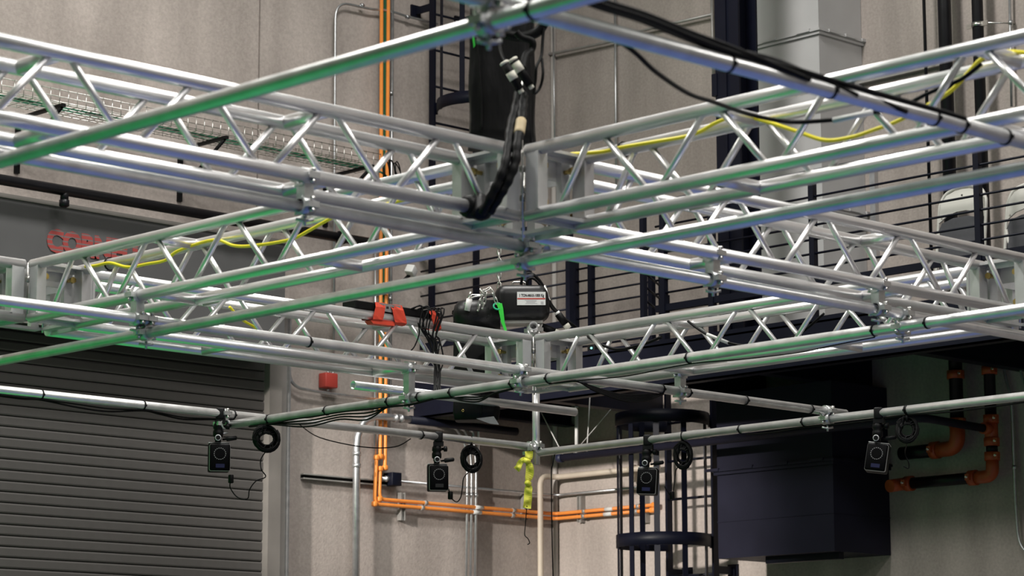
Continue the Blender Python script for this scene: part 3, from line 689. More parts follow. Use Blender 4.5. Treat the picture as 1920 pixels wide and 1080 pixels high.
# ================================================================== CABLES
def cable(name, label, pts, r=.006, m='rubber', n=6, group=None, sm=6):
    ps = smooth_path(pts, sm); return one(MB().path(ps, r, n), name, m, label, 'cable', ps[0], group)
def along_a(j, px, dz, dy=0): return [ppa(j, x, y) + Vector((0, dy, dz_)) for (x, y), dz_ in zip(px, dz)]
px = ((-20, 733), (40, 736), (77, 740), (146, 748), (204, 753), (268, 760), (300, 763), (344, 768), (394, 773), (437, 779))
cable('data_cable', 'black data cable sagging under the far pipe, lower of two, before the door', along_a(2, px, (-.03, -.035, -.03, -.05, -.055, -.03, -.04, -.055, -.04, -.03)), .0055, group='data cables')
cable('data_cable', 'black data cable hugging the far pipe, upper of two, before the door', along_a(2, px, (-.028, -.03, -.028, -.035, -.04, -.028, -.034, -.045, -.036, -.028), -.008), .0045, group='data cables')
def along_b(i, px, offs, dx=0): return [ppb(i, x, y) + Vector((dx, 0, o_)) for (x, y), o_ in zip(px, offs)]
px = ((470, 795), (505, 790), (560, 783), (590, 779), (640, 770), (690, 763), (730, 757), (765, 752), (787, 748), (815, 744))
for k in range(4):
    s_ = (.8, 1.15, 1.5, .5)[k]
    cable('data_cable', ('second', 'third', 'lowest', 'topmost')[k] + ' of four black cables sagging below the tied pipe, left', along_b(1, px, (-.028, -.03, -.045 * s_, -.05 * s_, -.04 * s_, -.055 * s_, -.03, -.035, -.03, -.02), -.004 * k), .0045, group='data cables left of the clamp')
px = ((815, 744), (848, 740), (870, 736), (900, 732), (930, 727), (962, 722))
for k in range(3):
    cable('data_cable', ('upper', 'middle', 'lower')[k] + ' black data cable between the cable bundle and the back clamp', along_b(1, px, (-.02, -.03, -.034 - .01 * k, -.045 - .012 * k, -.038, -.028), -.004 * k), .0045, group='data cables beside the back clamp')
px = ((1035, 713), (1075, 717), (1110, 722), (1165, 728), (1205, 733), (1240, 737))
for k in range(5):
    pts = along_a(1, px[1:], (-.02, -.035 - .006 * k, -.06 - .008 * k, -.045 - .008 * k, -.028), -.004 * k)
    cable('data_cable', ('topmost', 'second', 'third', 'fourth', 'lowest')[k] + ' black cable of the drooping bundle right of the back clamp', [ppb(1, 1030, 713) + Vector((0, 0, -.028))] + pts, .005, group='drooping bundle right of the back clamp')
px = ((1040, 716), (1100, 703), (1180, 690), (1292, 672), (1400, 657), (1500, 642), (1560, 633), (1640, 621))
cable('data_cable', 'thin black cable along the tied pipe towards the right clamp', along_b(1, px, (-.03, -.036, -.045, -.03, -.045, -.05, -.04, -.03)), .0032)
px = ((1400, 812), (1450, 806), (1508, 798), (1560, 791), (1630, 783), (1700, 774), (1800, 761), (1950, 742))
cable('data_cable', 'black cable under the far pipe in front of the duct hood', along_b(2, px, (-.035, -.04, -.03, -.035, -.036, -.03, -.04, -.03)), .005)
cable('data_cable', 'thin slack black cable hanging left of the second camera', [ppb(1, 560, 783) + Vector((0, 0, -.05)), ppa(2, 600, 793) + Vector((0, 0, -.08)), ppa(2, 680, 803) + Vector((0, 0, -.11)), ppa(2, 740, 812) + Vector((0, 0, -.09)), ppa(2, 770, 815) + Vector((0, 0, -.03))], .0035)
# thick bundle on the blurred grey pipe
b0 = ppa(-1, 1020, 30)
for k in range(6):
    dy = -.02 + .011 * (k % 3); dz = .028 + .012 * (k // 3)
    pts = [ppa(-1, x, y) + Vector((0, dy, dz + e)) for (x, y), e in zip(((1040, 25), (1120, 40), (1200, 75), (1290, 100), (1370, 121), (1460, 144), (1556, 169), (1650, 195), (1750, 221), (1800, 234)), (.05, .035, .03, .012, 0, .002, -.003, -.006, -.008, -.012))][:(10, 8, 9, 6, 7, 7)[k]]
    if len(pts) < 10: pts[-1] = pts[-1] + Vector((.1, -.012, -.022 - dz * .4))
    cable('power_cable', ('lower' if k < 3 else 'upper') + ' layer, ' + ('nearest', 'middle', 'farthest')[k % 3] + ' black cable in the bundle on the blurred grey pipe', pts, .0085, group='bundle on the grey pipe')
px = [(1150, 70), (1190, 98), (1230, 135), (1290, 175), (1340, 192), (1400, 213), (1460, 226), (1500, 229), (1562, 225)]
deps = (7.7, 7.8, 7.95, 8.3, 8.6, 8.9, 9.0, 9.05, 9.0)
t = thing('power_cable', 'black cable hanging from the grey pipe to a white sleeve', 'cable', atd(1150, 70, 7.7))
MB().path(smooth_path([atd(x, y, d_) for (x, y), d_ in zip(px, deps)], 6), .0075, 8).build('cable_run', 'rubber', t)
MB().path([atd(1562, 226, 9.0), atd(1638, 210, 8.95)], .0105, 10).build('white_sleeve', 'white', t)
MB().path(smooth_path([atd(1638, 210, 8.95), atd(1690, 200, 8.9), atd(1740, 175, 8.8), atd(1800, 150, 8.75), atd(1840, 120, 8.7)], 6), .0075, 8).build('cable_run', 'rubber', t)
# yellow cables
YA = FA + CC - .045
px = ((160, 500), (180, 498), (206, 493), (240, 501), (275, 495), (310, 488), (335, 470), (400, 450), (440, 461), (480, 460), (545, 449), (580, 432), (612, 414), (650, 396), (700, 388), (770, 372))
cable('yellow_cable', 'yellow cable draped along the truss left of the front block', [at(x, y, 'a', YA) for x, y in px], .0075, 'yellow', 8, 'yellow cables')
px = ((1070, 289), (1100, 287), (1132, 284), (1167, 276), (1220, 267), (1280, 257), (1312, 247), (1345, 229), (1385, 217), (1427, 225), (1493, 246), (1547, 263), (1597, 257), (1640, 243), (1683, 227), (1740, 197), (1787, 167), (1833, 117), (1860, 100), (1897, 97), (1960, 103))
cable('yellow_cable', 'yellow cable draped along the truss right of the front block', [at(x, y, 'a', YA) for x, y in px], .0075, 'yellow', 8, 'yellow cables')
cable('yellow_cable', 'short yellow cable end behind the open truss near the left pipe clamp', [at(x, y, 'b', FB + PD + .12) for x, y in ((430, 575), (452, 598), (475, 612), (490, 622))], .007, 'yellow', 8, 'yellow cables')
for x, y, l in ((206, 500, 'holding the yellow cable beside the left block'), (1168, 284, 'holding the yellow cable right of the front block')):
    p = at(x, y, 'a', FA + CC); p.x = FA + CC; p.z = ZT; tie(p, Y, 'black cable tie ' + l, CR + .004)
# ================================================================== MOTION CAPTURE CAMERAS
def mocap(label, p, rz, roll, tilt, badge, ax):
    t = thing('tracking_camera', label, 'camera', p, 'tracking cameras'); 
    t.rotation_euler = (0, 0, math.radians(rz))
    L_ = lambda mb, n, m: mb.build(n, m, t, True)
    L_(MB().rbox((0, 0, -.002), (.05, .064, .066), .008, 2).box((0, 0, -.044), (.06, .05, .03)), 'pipe_grip', 'black')
    L_(MB().lathe((-.01, 0, -.055), (0, 0, -1), [(0, .022), (.01, .028), (.03, .030), (.038, .024), (.05, .030), (.075, .030), (.085, .018), (.11, .018)], 16), 'ball_head', 'black')
    L_(MB().lathe((.02, 0, -.075), (1, -.2, 0), [(0, .008), (.012, .008), (.014, .017), (.034, .017), (.036, .008)], 12), 'clamp_knob', 'black')
    L_(MB().lathe((-.012, -.03, -.145), (0, -1, 0), [(-.03, .02), (.012, .02), (.014, .013), (.02, .013)], 16), 'tilt_knob', 'black')
    L_(MB().torus((-.012, -.046, -.145), (0, 1, 0), .015, .003, 20, 6), 'knob_ring', 'bezel')
    L_(MB().lathe((.015, 0, -.15), (1, -.15, .12), [(0, .006), (.02, .006), (.025, .014), (.08, .012), (.085, .006)], 12), 'pan_handle', 'black')
    b = bpy.data.objects.new('camera_head', None); C.objects.link(b); b.parent = t; b.location = (0, 0, -.165); b.rotation_euler = (math.radians(tilt), math.radians(roll), 0)
    K = lambda mb, n, m: mb.build(n, m, b, True)
    K(MB().rbox((-.004, .035, -.085), (.122, .075, .165), .010, 3), 'housing', 'black')
    K(MB().rbox((-.004, .035, -.0035), (.120, .068, .006), .002, 1), 'top_cap', 'bezel')
    K(MB().rbox((.0, -.022, -.095), (.120, .030, .156), .010, 3), 'rim', 'bezel')
    K(MB().rbox((.0, -.026, -.095), (.1165, .030, .1525), .008, 2), 'front_panel', 'lens')
    K(MB().cyl((0, -.038, -.075), (0, -.0425, -.075), .025, 24), 'lens', 'lens')
    leds = MB()
    for k in range(18):
        an = 2 * math.pi * k / 18; leds.box((.033 * math.cos(an), -.0415, -.075 + .033 * math.sin(an)), (.0045, .002, .0065), Matrix.Rotation(-an, 3, 'Y'))
    K(leds, 'led_ring', 'led')
    K(MB().box((.002, -.0415, -.145), (.05, .002, .022)), 'badge', badge)
    return t
c1, c2 = ppa(2, 413, 775), ppa(2, 822, 820); c3, c4 = ppb(2, 1215, 830), ppb(2, 1648, 780)
mocap('black tracking camera in front of the roller door, with ring of lights', c1, -35, 0, -4, 'badge', X)
mocap('black tracking camera above the orange pipes, left of the yellow tape', c2, -36, 0, -4, 'badge_dark', X)
mocap('black tracking camera in front of the ladder cage', c3, -58, 3, -5, 'badge', Y)
mocap('tilted black tracking camera with pale rim before the red pipe fittings', c4, -62, 8, -8, 'badge', Y)
# coils
def coil(label, p, R, nrm, turns=22, drop=.0, squash=1.0):
    c = p - Z * (R + .03); nrm = Vector(nrm).normalized(); a = Z.copy(); a = (a - nrm * a.dot(nrm)).normalized(); b = nrm.cross(a)
    pts = []
    for k in range(turns * 20):
        an = 2 * math.pi * k / 20; tr = k / 20
        rr = R * (.50 + .50 * ((tr * .618) % 1) ** .8) ; off = .034 * (((tr * .37) % 1) - .5)
        pts.append(c + a * rr * math.cos(an) + b * rr * squash * math.sin(an) + nrm * off + a * .01 * math.sin(tr * 2.3) - a * (R - rr) * .1)
    t = thing('cable_coil', label, 'cable coil', c, 'hanging coils')
    MB().path(pts, .0050, 5).build('coil_loops', 'rubber', t)
    MB().band(p, X if abs(nrm.y) > .5 and False else nrm.cross(Z), PR, .010, .004, 14).path([p - Z * PR, p - Z * (PR + .04)], .008, 6).build('hanger_tie', 'black', t)
    return c
vd = Vector((-.69, -.72, 0))
k1 = coil('coil of black cable in front of the roller door guide', ppb(1, 500, 791), .078, vd + Vector((.1, -.1, 0)), 26)
k2 = coil('coil of black cable hanging before the three vertical conduits', ppa(2, 884, 825), .086, vd, 24, squash=.80)
k3 = coil('coil of black cable hanging beside the ladder cage', ppb(2, 1280, 822), .086, vd + Vector((-.3, .3, 0)), 24, squash=.74)
k4 = coil('coil of black cable hanging by the tilted camera', ppb(2, 1700, 773), .080, vd + Vector((-.2, .3, .25)), 22, squash=.85)
def lead(label, k, cam_p, px, dep):
    pts = [k - Z * .07] + [atd(x, y, d_) for (x, y), d_ in zip(px, dep)]
    t = thing('camera_lead', label, 'cable', pts[0], 'camera leads'); ps = smooth_path(pts, 6)
    MB().path(ps, .0035, 6).build('wire', 'rubber', t); return t
def fob(t, x, y, d_): MB().rbox(atd(x, y, d_), (.026, .026, .05), .006, 2).build('plug', 'black', t)
D1 = (c1 - CAM).dot(FW); D2 = (c2 - CAM).dot(FW); D3 = (c3 - CAM).dot(FW); D4 = (c4 - CAM).dot(FW)
t = lead('lead looping from the left coil up to the camera at the door', k1, c1, ((489, 862), (490, 880), (498, 894), (480, 902), (468, 918), (464, 935), (445, 932), (432, 915), (432, 903)), [D1] * 9); fob(t, 433, 898, D1)
t = lead('lead looping from the middle coil to the camera above the orange pipes', k2, c2, ((870, 895), (867, 915), (864, 932), (857, 941), (848, 936), (844, 927), (841, 916)), [D2] * 7); fob(t, 844.5, 929, D2)
t = lead('lead from the coil by the ladder down to its camera', k3, c3, ((1268, 880), (1264, 910), (1260, 930), (1252, 922), (1246, 912)), [D3] * 5); fob(t, 1260, 929, D3)
t = lead('lead from the right coil behind the tilted camera', k4, c4, ((1697, 850), (1704, 868), (1703, 878), (1694, 874)), [D4] * 4)
# ================================================================== HOIST over the back block
HA = FA + PD + CC / 2 - .04
HD = 15.12; PXM = HD / FPX                                          # depth of the hoist axis; metres per pixel there
HU = Vector((RT.x, RT.y, 0)).normalized(); HN = Vector((-FW.x, -FW.y, 0)).normalized()   # hoist lies across the view, label towards the camera side
HR = Matrix((HU, -HN, Z)).transposed()
def hq(x, y, d=0): return atd(x, y, HD) + HN * d
hc = hq(940, 590)
t = thing('chain_hoist', 'black electric chain hoist with white rating label above the back block', 'hoist', hc - Z * .12)
mc = hq(979, 570)
MB().rbox(mc, (103 * PXM, .19, 68 * PXM), .062, 6, HR).build('motor_housing', 'hoist_black', t)
gl = hq(938, 590); gw = 88 * PXM
MB().lathe(gl, -HU, [(0, .085), (gw - .07, .085), (gw - .03, .076), (gw - .008, .054), (gw, .02)], 28).build('gear_housing', 'hoist_black', t)
MB().rbox(hq(975, 606), (86 * PXM, .13, .022), .004, 1, HR).build('base_plate', 'galv_dull', t)
lz = .0965
lw, lh = 53 * PXM, 25 * PXM; lc0 = hq(996, 565, lz)
lab = MB().box(lc0, (lw, .004, lh), HR).build('rating_label', 'white', t)
LP = lambda u, v, n=.0025: lc0 + HU * (u - .5) * lw + Z * (v - .5) * lh + HN * n
text_mesh('1 TON-MAX-1000 Kg', lh * .30, LP(.07, .63), HU, Z, 'ink', 'rating_text', lab, .0006, .0008, width=lw * .86)
MB().box(LP(.5, .48), (lw * .98, .001, lh * .10), HR).build('red_stripe', 'red_box', lab)
for k in range(4): MB().box(LP(.48 + .02 * (k % 2), .36 - .08 * k), (lw * (.42 - .06 * (k % 3)), .001, lh * .03), HR).build('print_line', 'print_grey', lab)
MB().box(LP(.88, .16), (lw * .09, .001, lh * .2), HR).build('crest', 'print_grey', lab)
for x0, x1, y0 in ((961, 985, 537), (883, 902, 561)):
    e0, e1 = hq(x0, y0), hq(x1, y0)
    MB().path(rounded([e0 - Z * .02, e0 + Z * .025, e1 + Z * .025, e1 - Z * .02], .012), .0048, 8).build('carry_handle', 'steel', t)
for x, y in ((979, 591), (1015, 592)): MB().lathe(hq(x, y, .088), HN, [(0, .006), (.006, .006)], 8).build('screw', 'steel', t)
MB().path(rounded([hq(872, 575, .085), hq(886, 562, .085), hq(922, 556, .085)], .02), .006, 8).build('chain_guide', 'steel', t)
# chains
def chain(label, pts, loc, group=None, s=1.0):
    t = thing('load_chain', label, 'chain', loc, group); ps = [Vector(p) for p in pts]; L = .030 * s; d = 0; k = 0
    seg = 0; total = sum((ps[i + 1] - ps[i]).length for i in range(len(ps) - 1)); lk = None
    while d < total:
        acc = 0
        for i in range(len(ps) - 1):
            l = (ps[i + 1] - ps[i]).length
            if acc + l >= d: break
            acc += l
        dr_ = (ps[i + 1] - ps[i]).normalized(); c = ps[i] + dr_ * (d - acc)
        if lk is None:
            m_ = MB(); an = [2 * math.pi * q / 14 for q in range(14)]
            m_.path([(.0085 * s * math.cos(a), 0, (.0085 * math.sin(a) + (.012 if math.sin(a) > 0 else -.012)) * s) for a in an], .0036 * s, 6, closed=True)
            o = m_.build('link', 'steel', t, True); lk = o.data
        else: o = link_copy(lk, 'link', t)
        o.location = c - Vector(loc); o.rotation_mode = 'QUATERNION'
        o.rotation_quaternion = dr_.to_track_quat('Z', 'Y') @ Matrix.Rotation(math.pi / 2 * (k % 2) + .6, 4, 'Z').to_quaternion()
        d += L; k += 1
    return t
ct = hq(936, 548)
chain('steel lift chain rising from the black hoist behind the front block', [ct, (ct.x, ct.y, 6.2)], ct, s=1.15)
hp = [hq(x, y, .105) for x, y in ((930, 570), (926, 558), (921, 550), (915, 548), (908, 552), (903, 562), (900, 575), (897, 586))]
chain('slack steel chain looping over the hoist into its bag', hp, hp[0], s=1.0)
hp = [hq(x, y, .11) for x, y in ((905, 553), (911, 560), (908, 572), (905, 584))]
chain('short tail of steel chain beside the slack loop on the hoist', hp, hp[0], s=1.0)
p = hq(879, 576, .1)
t = thing('chain_hook', 'white wrapped chain stop hanging on the left of the hoist', 'chain stop', p)
MB().path([p + Z * .03 + Y * -.008, p - Z * .035 + Y * .012], .017, 10).build('wrap', 'white', t)
MB().path([p + Z * .07 - Y * .02, p + Z * .03], .007, 8).build('shackle', 'steel', t)
p = hq(933, 580, .11)
t = thing('green_strap', 'bright green strap hanging from the hoist', 'strap', p)
MB().torus(p, (-.6, -.75, .45), .022, .005, 20, 6, flat=(1, 1)).build('ring', 'teal', t)
rib = []
for k, (x, y) in enumerate(((936, 575), (939, 585), (941, 597), (943, 610), (947, 622), (949, 629))):
    c = hq(x, y, .12); rib.append(c)
vs = []
for k, c in enumerate(rib):
    wd = .016 - .002 * k
    for sx in (-1, 1):
        for dx in (0, .003): vs.append(c + HU * wd * sx - HN * dx + HN * .004 * math.sin(k))
fs = []
for k in range(len(rib) - 1):
    i = 4 * k; fs += [(i, i + 4, i + 6, i + 2), (i + 1, i + 3, i + 7, i + 5), (i, i + 1, i + 5, i + 4), (i + 2, i + 6, i + 7, i + 3)]
MB().add(vs, fs).build('webbing', 'strap_green', t)
# ---- fabric chain bags
def bag(label, base, wdt, dep, prof, seed, folds=5):
    # prof: list of (z, scale); width across the view, rounded box section with folds
    R_ = Vector((.72, -.69, 0)); D_ = Vector((.69, .72, 0)); n = 40; vs = []; rnd = random.Random(seed); ph = [rnd.uniform(0, 6.28) for _ in range(6)]
    for z, sc in prof:
        for k in range(n):
            an = 2 * math.pi * k / n; ca, sa = math.cos(an), math.sin(an)
            e = .5; cx = math.copysign(abs(ca) ** e, ca); sy = math.copysign(abs(sa) ** e, sa)
            f = 1 + .035 * math.sin(folds * an + ph[0] + z * 4) + .025 * math.sin(2 * folds * an + ph[1] - z * 9) + .02 * math.sin(z * 23 + ph[2])
            vs.append(Vector((base.x, base.y, z)) + R_ * wdt / 2 * cx * sc * f + D_ * dep / 2 * sy * sc * f)
    m_ = MB(); fs = []
    for i in range(len(prof) - 1):
        for k in range(n): fs.append((i * n + k, i * n + (k + 1) % n, (i + 1) * n + (k + 1) % n, (i + 1) * n + k))
    m_.add(vs, fs, True); b_ = len(prof) - 1
    m_.f.append([b_ * n + k for k in range(n)]); m_.sm.append(False); m_.f.append([k for k in range(n)][::-1]); m_.sm.append(False)
    t = thing('chain_bag', label, 'chain bag', (base.x, base.y, prof[-1][0]), 'chain bags'); m_.build('bag_body', 'cloth', t)
    z0 = prof[0][0]; rim = []
    for k in range(n):
        rim.append(vs[k] + Z * .004)
    MB().path(rim, .006, 5, closed=True).build('rim_tape', 'rubber', t)
    return t, R_, D_
bb = atd(893, 690, 15.12); zt_, zb_ = atd(893, 584, 15.12).z, atd(893, 792, 15.12).z
n_ = 14
t, R_, D_ = bag('black fabric chain bag under the hoist, hanging through the back truss', bb, .255, .17, [(zt_ + (zb_ - zt_) * k / n_, 1.02 - .06 * math.sin(math.pi * k / n_) if k < n_ else .95) for k in range(n_ + 1)], 3)
bt = Vector((bb.x, bb.y, zb_))
MB().extr([(0, 0), (.10, .012), (.13, -.035), (.08, -.03)], bt + R_ * -.0 - D_ * .09 + Z * .005, R_, Z, D_ * .004).build('pale_flap', 'galv', t)
MB().torus(bt - R_ * .075 - D_ * .088 + Z * .05, D_, .006, .0022, 14, 5).build('eyelet', 'brass', t)
MB().path(smooth_path([bt + R_ * .03 - D_ * .09 + Z * z for z in (.02, .08, .14, .19)], 3), .005, 5).build('seam', 'rubber', t)
bb2 = atd(941, 150, 10.75); zt2, zb2 = atd(941, -150, 10.75).z, atd(941, 282, 10.75).z
t, R_, D_ = bag('large black fabric chain bag hanging above the front block', bb2, .262, .19, [(zt2 + (zb2 - zt2) * k / 16, .93 + .09 * k / 16) for k in range(17)], 5, 7)
MB().path(smooth_path([bb2.xy.to_3d() + R_ * -.09 - D_ * .1 + Z * (zt2 + (zb2 - zt2) * q) + R_ * .01 * math.sin(q * 9) for q in (.2, .35, .5, .65, .8, .95)], 4), .005, 5).build('seam', 'rubber', t)
gp = atd(884, 72, 10.7)
one(MB().extr([(0, .035), (.01, .03), (.016, -.03), (.008, -.04)], gp, R_, Z, D_ * .003), 'green_strap', 'strap_green', 'tiny bright green strap end beside the large black bag', 'strap', gp)
# ---- cable loom in front of the front block
def lp(pts, deps): return [atd(x, y, d_) for (x, y), d_ in zip(pts, deps)]
t = thing('cable_loom', 'twin black cable loom with tan tape falling past the front block', 'cable loom', atd(905, 400, 9.85))
l1 = smooth_path(lp(((972, 175), (966, 205), (957, 240), (953, 275), (946, 310), (932, 345), (917, 375), (903, 400)), (10.2, 10.1, 10.0, 9.92, 9.86, 9.84, 9.84, 9.86)), 8)
l2 = smooth_path(lp(((981, 178), (979, 205), (976, 235), (970, 270), (966, 305), (952, 340), (935, 370), (917, 398)), (10.2, 10.1, 10.0, 9.92, 9.88, 9.86, 9.86, 9.88)), 8)
MB().path(l1, [.017 + .0016 * math.sin(k * 1.1) for k in range(len(l1))], 12).build('cable_sleeve', 'cloth', t)
MB().path(l2, [.0185 + .0016 * math.sin(k * 1.3) for k in range(len(l2))], 12).build('cable_sleeve', 'cloth', t)
MB().path(l2[14:21], .0205, 14).build('tan_tape', 'tan', t)
wx = at(905, 393, 'b', FB - .04).x
MB().lathe((wx - .055, FB, ZB), X, [(0, .030), (.004, .040), (.03, .046), (.055, .043), (.085, .047), (.108, .041), (.112, .030)], 14).build('wrap_over_chord', 'cloth', t)
MB().path(smooth_path([l1[-1], Vector((wx, FB - .03, ZB + .03)), Vector((wx - .02, FB - .048, ZB - .005)), Vector((wx - .03, FB - .03, ZB - .045))], 4), .024, 10).build('wrap_tail', 'cloth', t)
for k, (o1, o2, l, da) in enumerate((((946, 118), (975, 168), 'front', 10.1), ((962, 112), (994, 160), 'rear', 10.16))):
    a_, b_ = atd(*o1, da), atd(*o2, da); t = thing('cable_connector', f'{l} black connector with pale tape bands beside the large black bag', 'connector', b_, 'taped connectors')
    MB().path([a_, b_], .017, 14).build('shell', 'rubber', t)
    for f0, f1 in ((.35, .62),) if k == 0 else ((.12, .45),): MB().path([a_.lerp(b_, f0), a_.lerp(b_, f1)], .0182, 14).build('tape_band', 'tape_white', t)
    MB().torus(a_, b_ - a_, .013, .007, 16, 6).build('end_grip', 'tape_white', t)
    MB().path([b_, b_ + (b_ - a_) * .12], .011, 10).build('end_grip', 'tape_white', t)
cable('power_cable', 'black cable dropping from the picture top into the taped connectors', lp(((938, 20), (936, 70), (940, 100), (950, 120)), (10.3, 10.25, 10.2, 10.12)), .007, n=8, group='cables by the bag')
cable('power_cable', 'black cable curling behind the taped connectors', lp(((968, 60), (978, 70), (998, 78), (996, 95), (985, 105), (980, 130)), (10.3, 10.3, 10.3, 10.3, 10.25, 10.2)), .015, n=8, group='cables by the bag')
cable('power_cable', 'looped black strap hanging right of the taped connectors', lp(((1022, 30), (1018, 70), (1015, 105), (1006, 125), (1004, 150), (1001, 175), (1012, 165), (1018, 140), (1016, 110)), (10.4, 10.38, 10.35, 10.3, 10.3, 10.3, 10.32, 10.32, 10.35)), .006, n=8, group='cables by the bag')
cable('power_cable', 'dark cable mass draped under the nearest pipe at the picture top', lp(((930, 55), (955, 66), (985, 68), (1010, 58), (1026, 30), (1030, 0)), (10.45, 10.4, 10.4, 10.4, 10.4, 10.4)), .02, n=8, group='cables by the bag')
q0 = Vector((FA - .035, FB - .035, 0))
one(MB().cyl(q0 + Z * 3.50, q0 + Z * 4.2, .0028, 6), 'wire_rope', 'steel', 'thin steel wire rope through the gap of the front block', 'wire rope', q0 + Z * 3.5)
# ================================================================== HOIST POWER CABLES
t = thing('power_cable', 'black cable arching off the hoist to the truss at right', 'cable', hq(985, 540))
hpts = [hq(x, y) for x, y in ((977, 534), (981, 517), (995, 513), (1010, 524), (1024, 547), (1033, 570), (1050, 590), (1070, 606), (1090, 622))]
hpts += [at(x, y, 'a', FA + PD + .16) for x, y in ((1113, 638), (1140, 651), (1165, 655), (1207, 645), (1240, 632))]
MB().path(smooth_path(hpts, 6), .0085, 8).build('cable_run', 'rubber', t)
t = thing('power_cable', 'second black cable arching off the hoist, ending in white plugs', 'cable', hq(990, 545))
hpts = [hq(x, y, .03) for x, y in ((988, 536), (990, 526), (1000, 524), (1012, 535), (1024, 556), (1034, 578), (1045, 588))]
MB().path(smooth_path(hpts, 6), .0075, 8).build('cable_run', 'rubber', t)
MB().path([hq(1021, 538, .05), hq(1026, 552, .05), hq(1032, 566, .05)], .008, 8).build('chain_keeper', 'steel', t)
for (x0, y0), (x1, y1), l in (((1016, 614), (1050, 628), 'lower'), ((1046, 590), (1066, 618), 'upper')):
    a_, b_ = hq(x0, y0, .03), hq(x1, y1, .03); t = thing('power_plug', f'{l} black power plug with white sleeve right of the hoist', 'plug', b_, 'hoist plugs')
    MB().path([a_, a_.lerp(b_, .7)], .021, 14).build('plug_body', 'rubber', t)
    MB().path([a_.lerp(b_, .6), b_], .0195, 14).build('white_sleeve', 'tape_white', t)
    MB().path([a_.lerp(b_, -.12), a_.lerp(b_, .08)], .016, 12).build('cable_grip', 'white', t)
cable('power_cable', 'short black cable hanging from the hoist to the lower plug', [hq(x, y, .03) for x, y in ((1009, 598), (1009, 608), (1013, 614), (1018, 616))], .007, n=8)
t = thing('power_cable', 'black cable with white sleeve lying in the truss right of the hoist', 'cable', at(1297, 608, 'a', FA + PD + .1))
e_ = lambda L: [at(x, y, 'a', FA + PD + .12) for x, y in L]
MB().path(smooth_path(e_(((1290, 602), (1305, 614), (1326, 628))), 5), .007, 8).build('cable_run', 'rubber', t)
MB().path(e_(((1326, 627), (1366, 643))), .0095, 10).build('white_sleeve', 'white', t)
MB().path(smooth_path(e_(((1366, 643), (1400, 648), (1450, 642), (1500, 625), (1545, 588))), 5), .007, 8).build('cable_run', 'rubber', t)
# ================================================================== TAPED POWER BOX on the back truss
TBb = FB + PD
pb = at(725, 588, 'b', TBb); x0 = at(662, 585, 'b', TBb).x; x1 = at(820, 610, 'b', TBb).x
t = thing('power_box', 'grey power strip box strapped on the back truss with red tape', 'power strip', (x0, TBb, ZT))
MB().rbox(((x0 + x1) / 2, TBb + .035, ZT + CR + .022), (x1 - x0, .11, .04), .004, 1).build('box_body', 'black', t)
MB().span((pb.x - .075, TBb - .026, ZT + CR + .002), (pb.x + .075, TBb - .018, ZT + CR + .044)).build('front_plate', 'galv', t)
for k in range(4): MB().span((pb.x - .06 + .035 * k, TBb - .028, ZT + CR + .018), (pb.x - .045 + .035 * k, TBb - .025, ZT + CR + .030)).build('socket', 'ink', t)
def tape(xc, w_, skew, m_='red_tape'):
    sec = [(-.031, -.004), (-.029, -.022), (-.012, -.032), (.012, -.032), (.06, -.02), (.092, .02), (.094, CR + .044), (-.022, CR + .0465), (-.031, CR + .02)]
    vs = []
    for kx in (-1, -.4, .2, 1):
        for y_, z_ in sec: vs.append(Vector((xc + kx * w_ / 2 + skew * (-z_), TBb + y_ + .002 * math.sin(kx * 5 + z_ * 90), ZT + z_ + .0015 * math.cos(kx * 7 + y_ * 60))))
    k_ = len(sec); fs = [(i * k_ + j, i * k_ + (j + 1) % k_, (i + 1) * k_ + (j + 1) % k_, (i + 1) * k_ + j) for i in range(3) for j in range(k_)]
    MB().add(vs, fs, False).build('red_tape_wrap', m_, t)
tape(at(703, 590, 'b', TBb).x, .07, -.25); tape(at(743, 598, 'b', TBb).x, .085, .35); tape(at(812, 610, 'b', TBb).x, .05, .5)
MB().extr([(0, 0), (.17, .010), (.17, -.012), (.02, -.016)], Vector((at(690, 612, 'b', TBb).x, TBb - .02, ZT - .030)), X, Z, Y * .05).build('loose_tape', 'red_tape', t)
for k in range(9):
    rnd = random.Random(k)
    s_ = Vector((at(762 + 6 * k, 597, 'b', TBb).x, TBb - .01 + .004 * k, ZT + CR + .03))
    J = lambda q: rnd.uniform(-q, q)
    pts = [s_, s_ + Vector((.05 + J(.02), -.045 - .004 * k, .016 + J(.012))), at(788 + 4 * k + J(5), 612 + 2.5 * k + J(4), 'b', TBb - .05), at(803 + 3 * k + J(4), 640 + J(5), 'b', TBb - .06), at(812 + 1.8 * k + J(5), 675, 'b', TBb - .08), at(816 + 1.2 * k + J(4), 705, 'b', TBb - .10), at(814 + 1.6 * k + J(3), 738, 'b', TBb - .18)]
    cable('power_lead', ORD[k] + ' black lead draped from the taped power box to the tied pipe', pts, .0042, group='bundle below the taped box', sm=5)
cable('power_lead', 'single slack black lead hanging left of the taped box bundle', [at(x, y, 'b', TBb - .04) for x, y in ((784, 605), (786, 625), (778, 648), (770, 658))], .004)
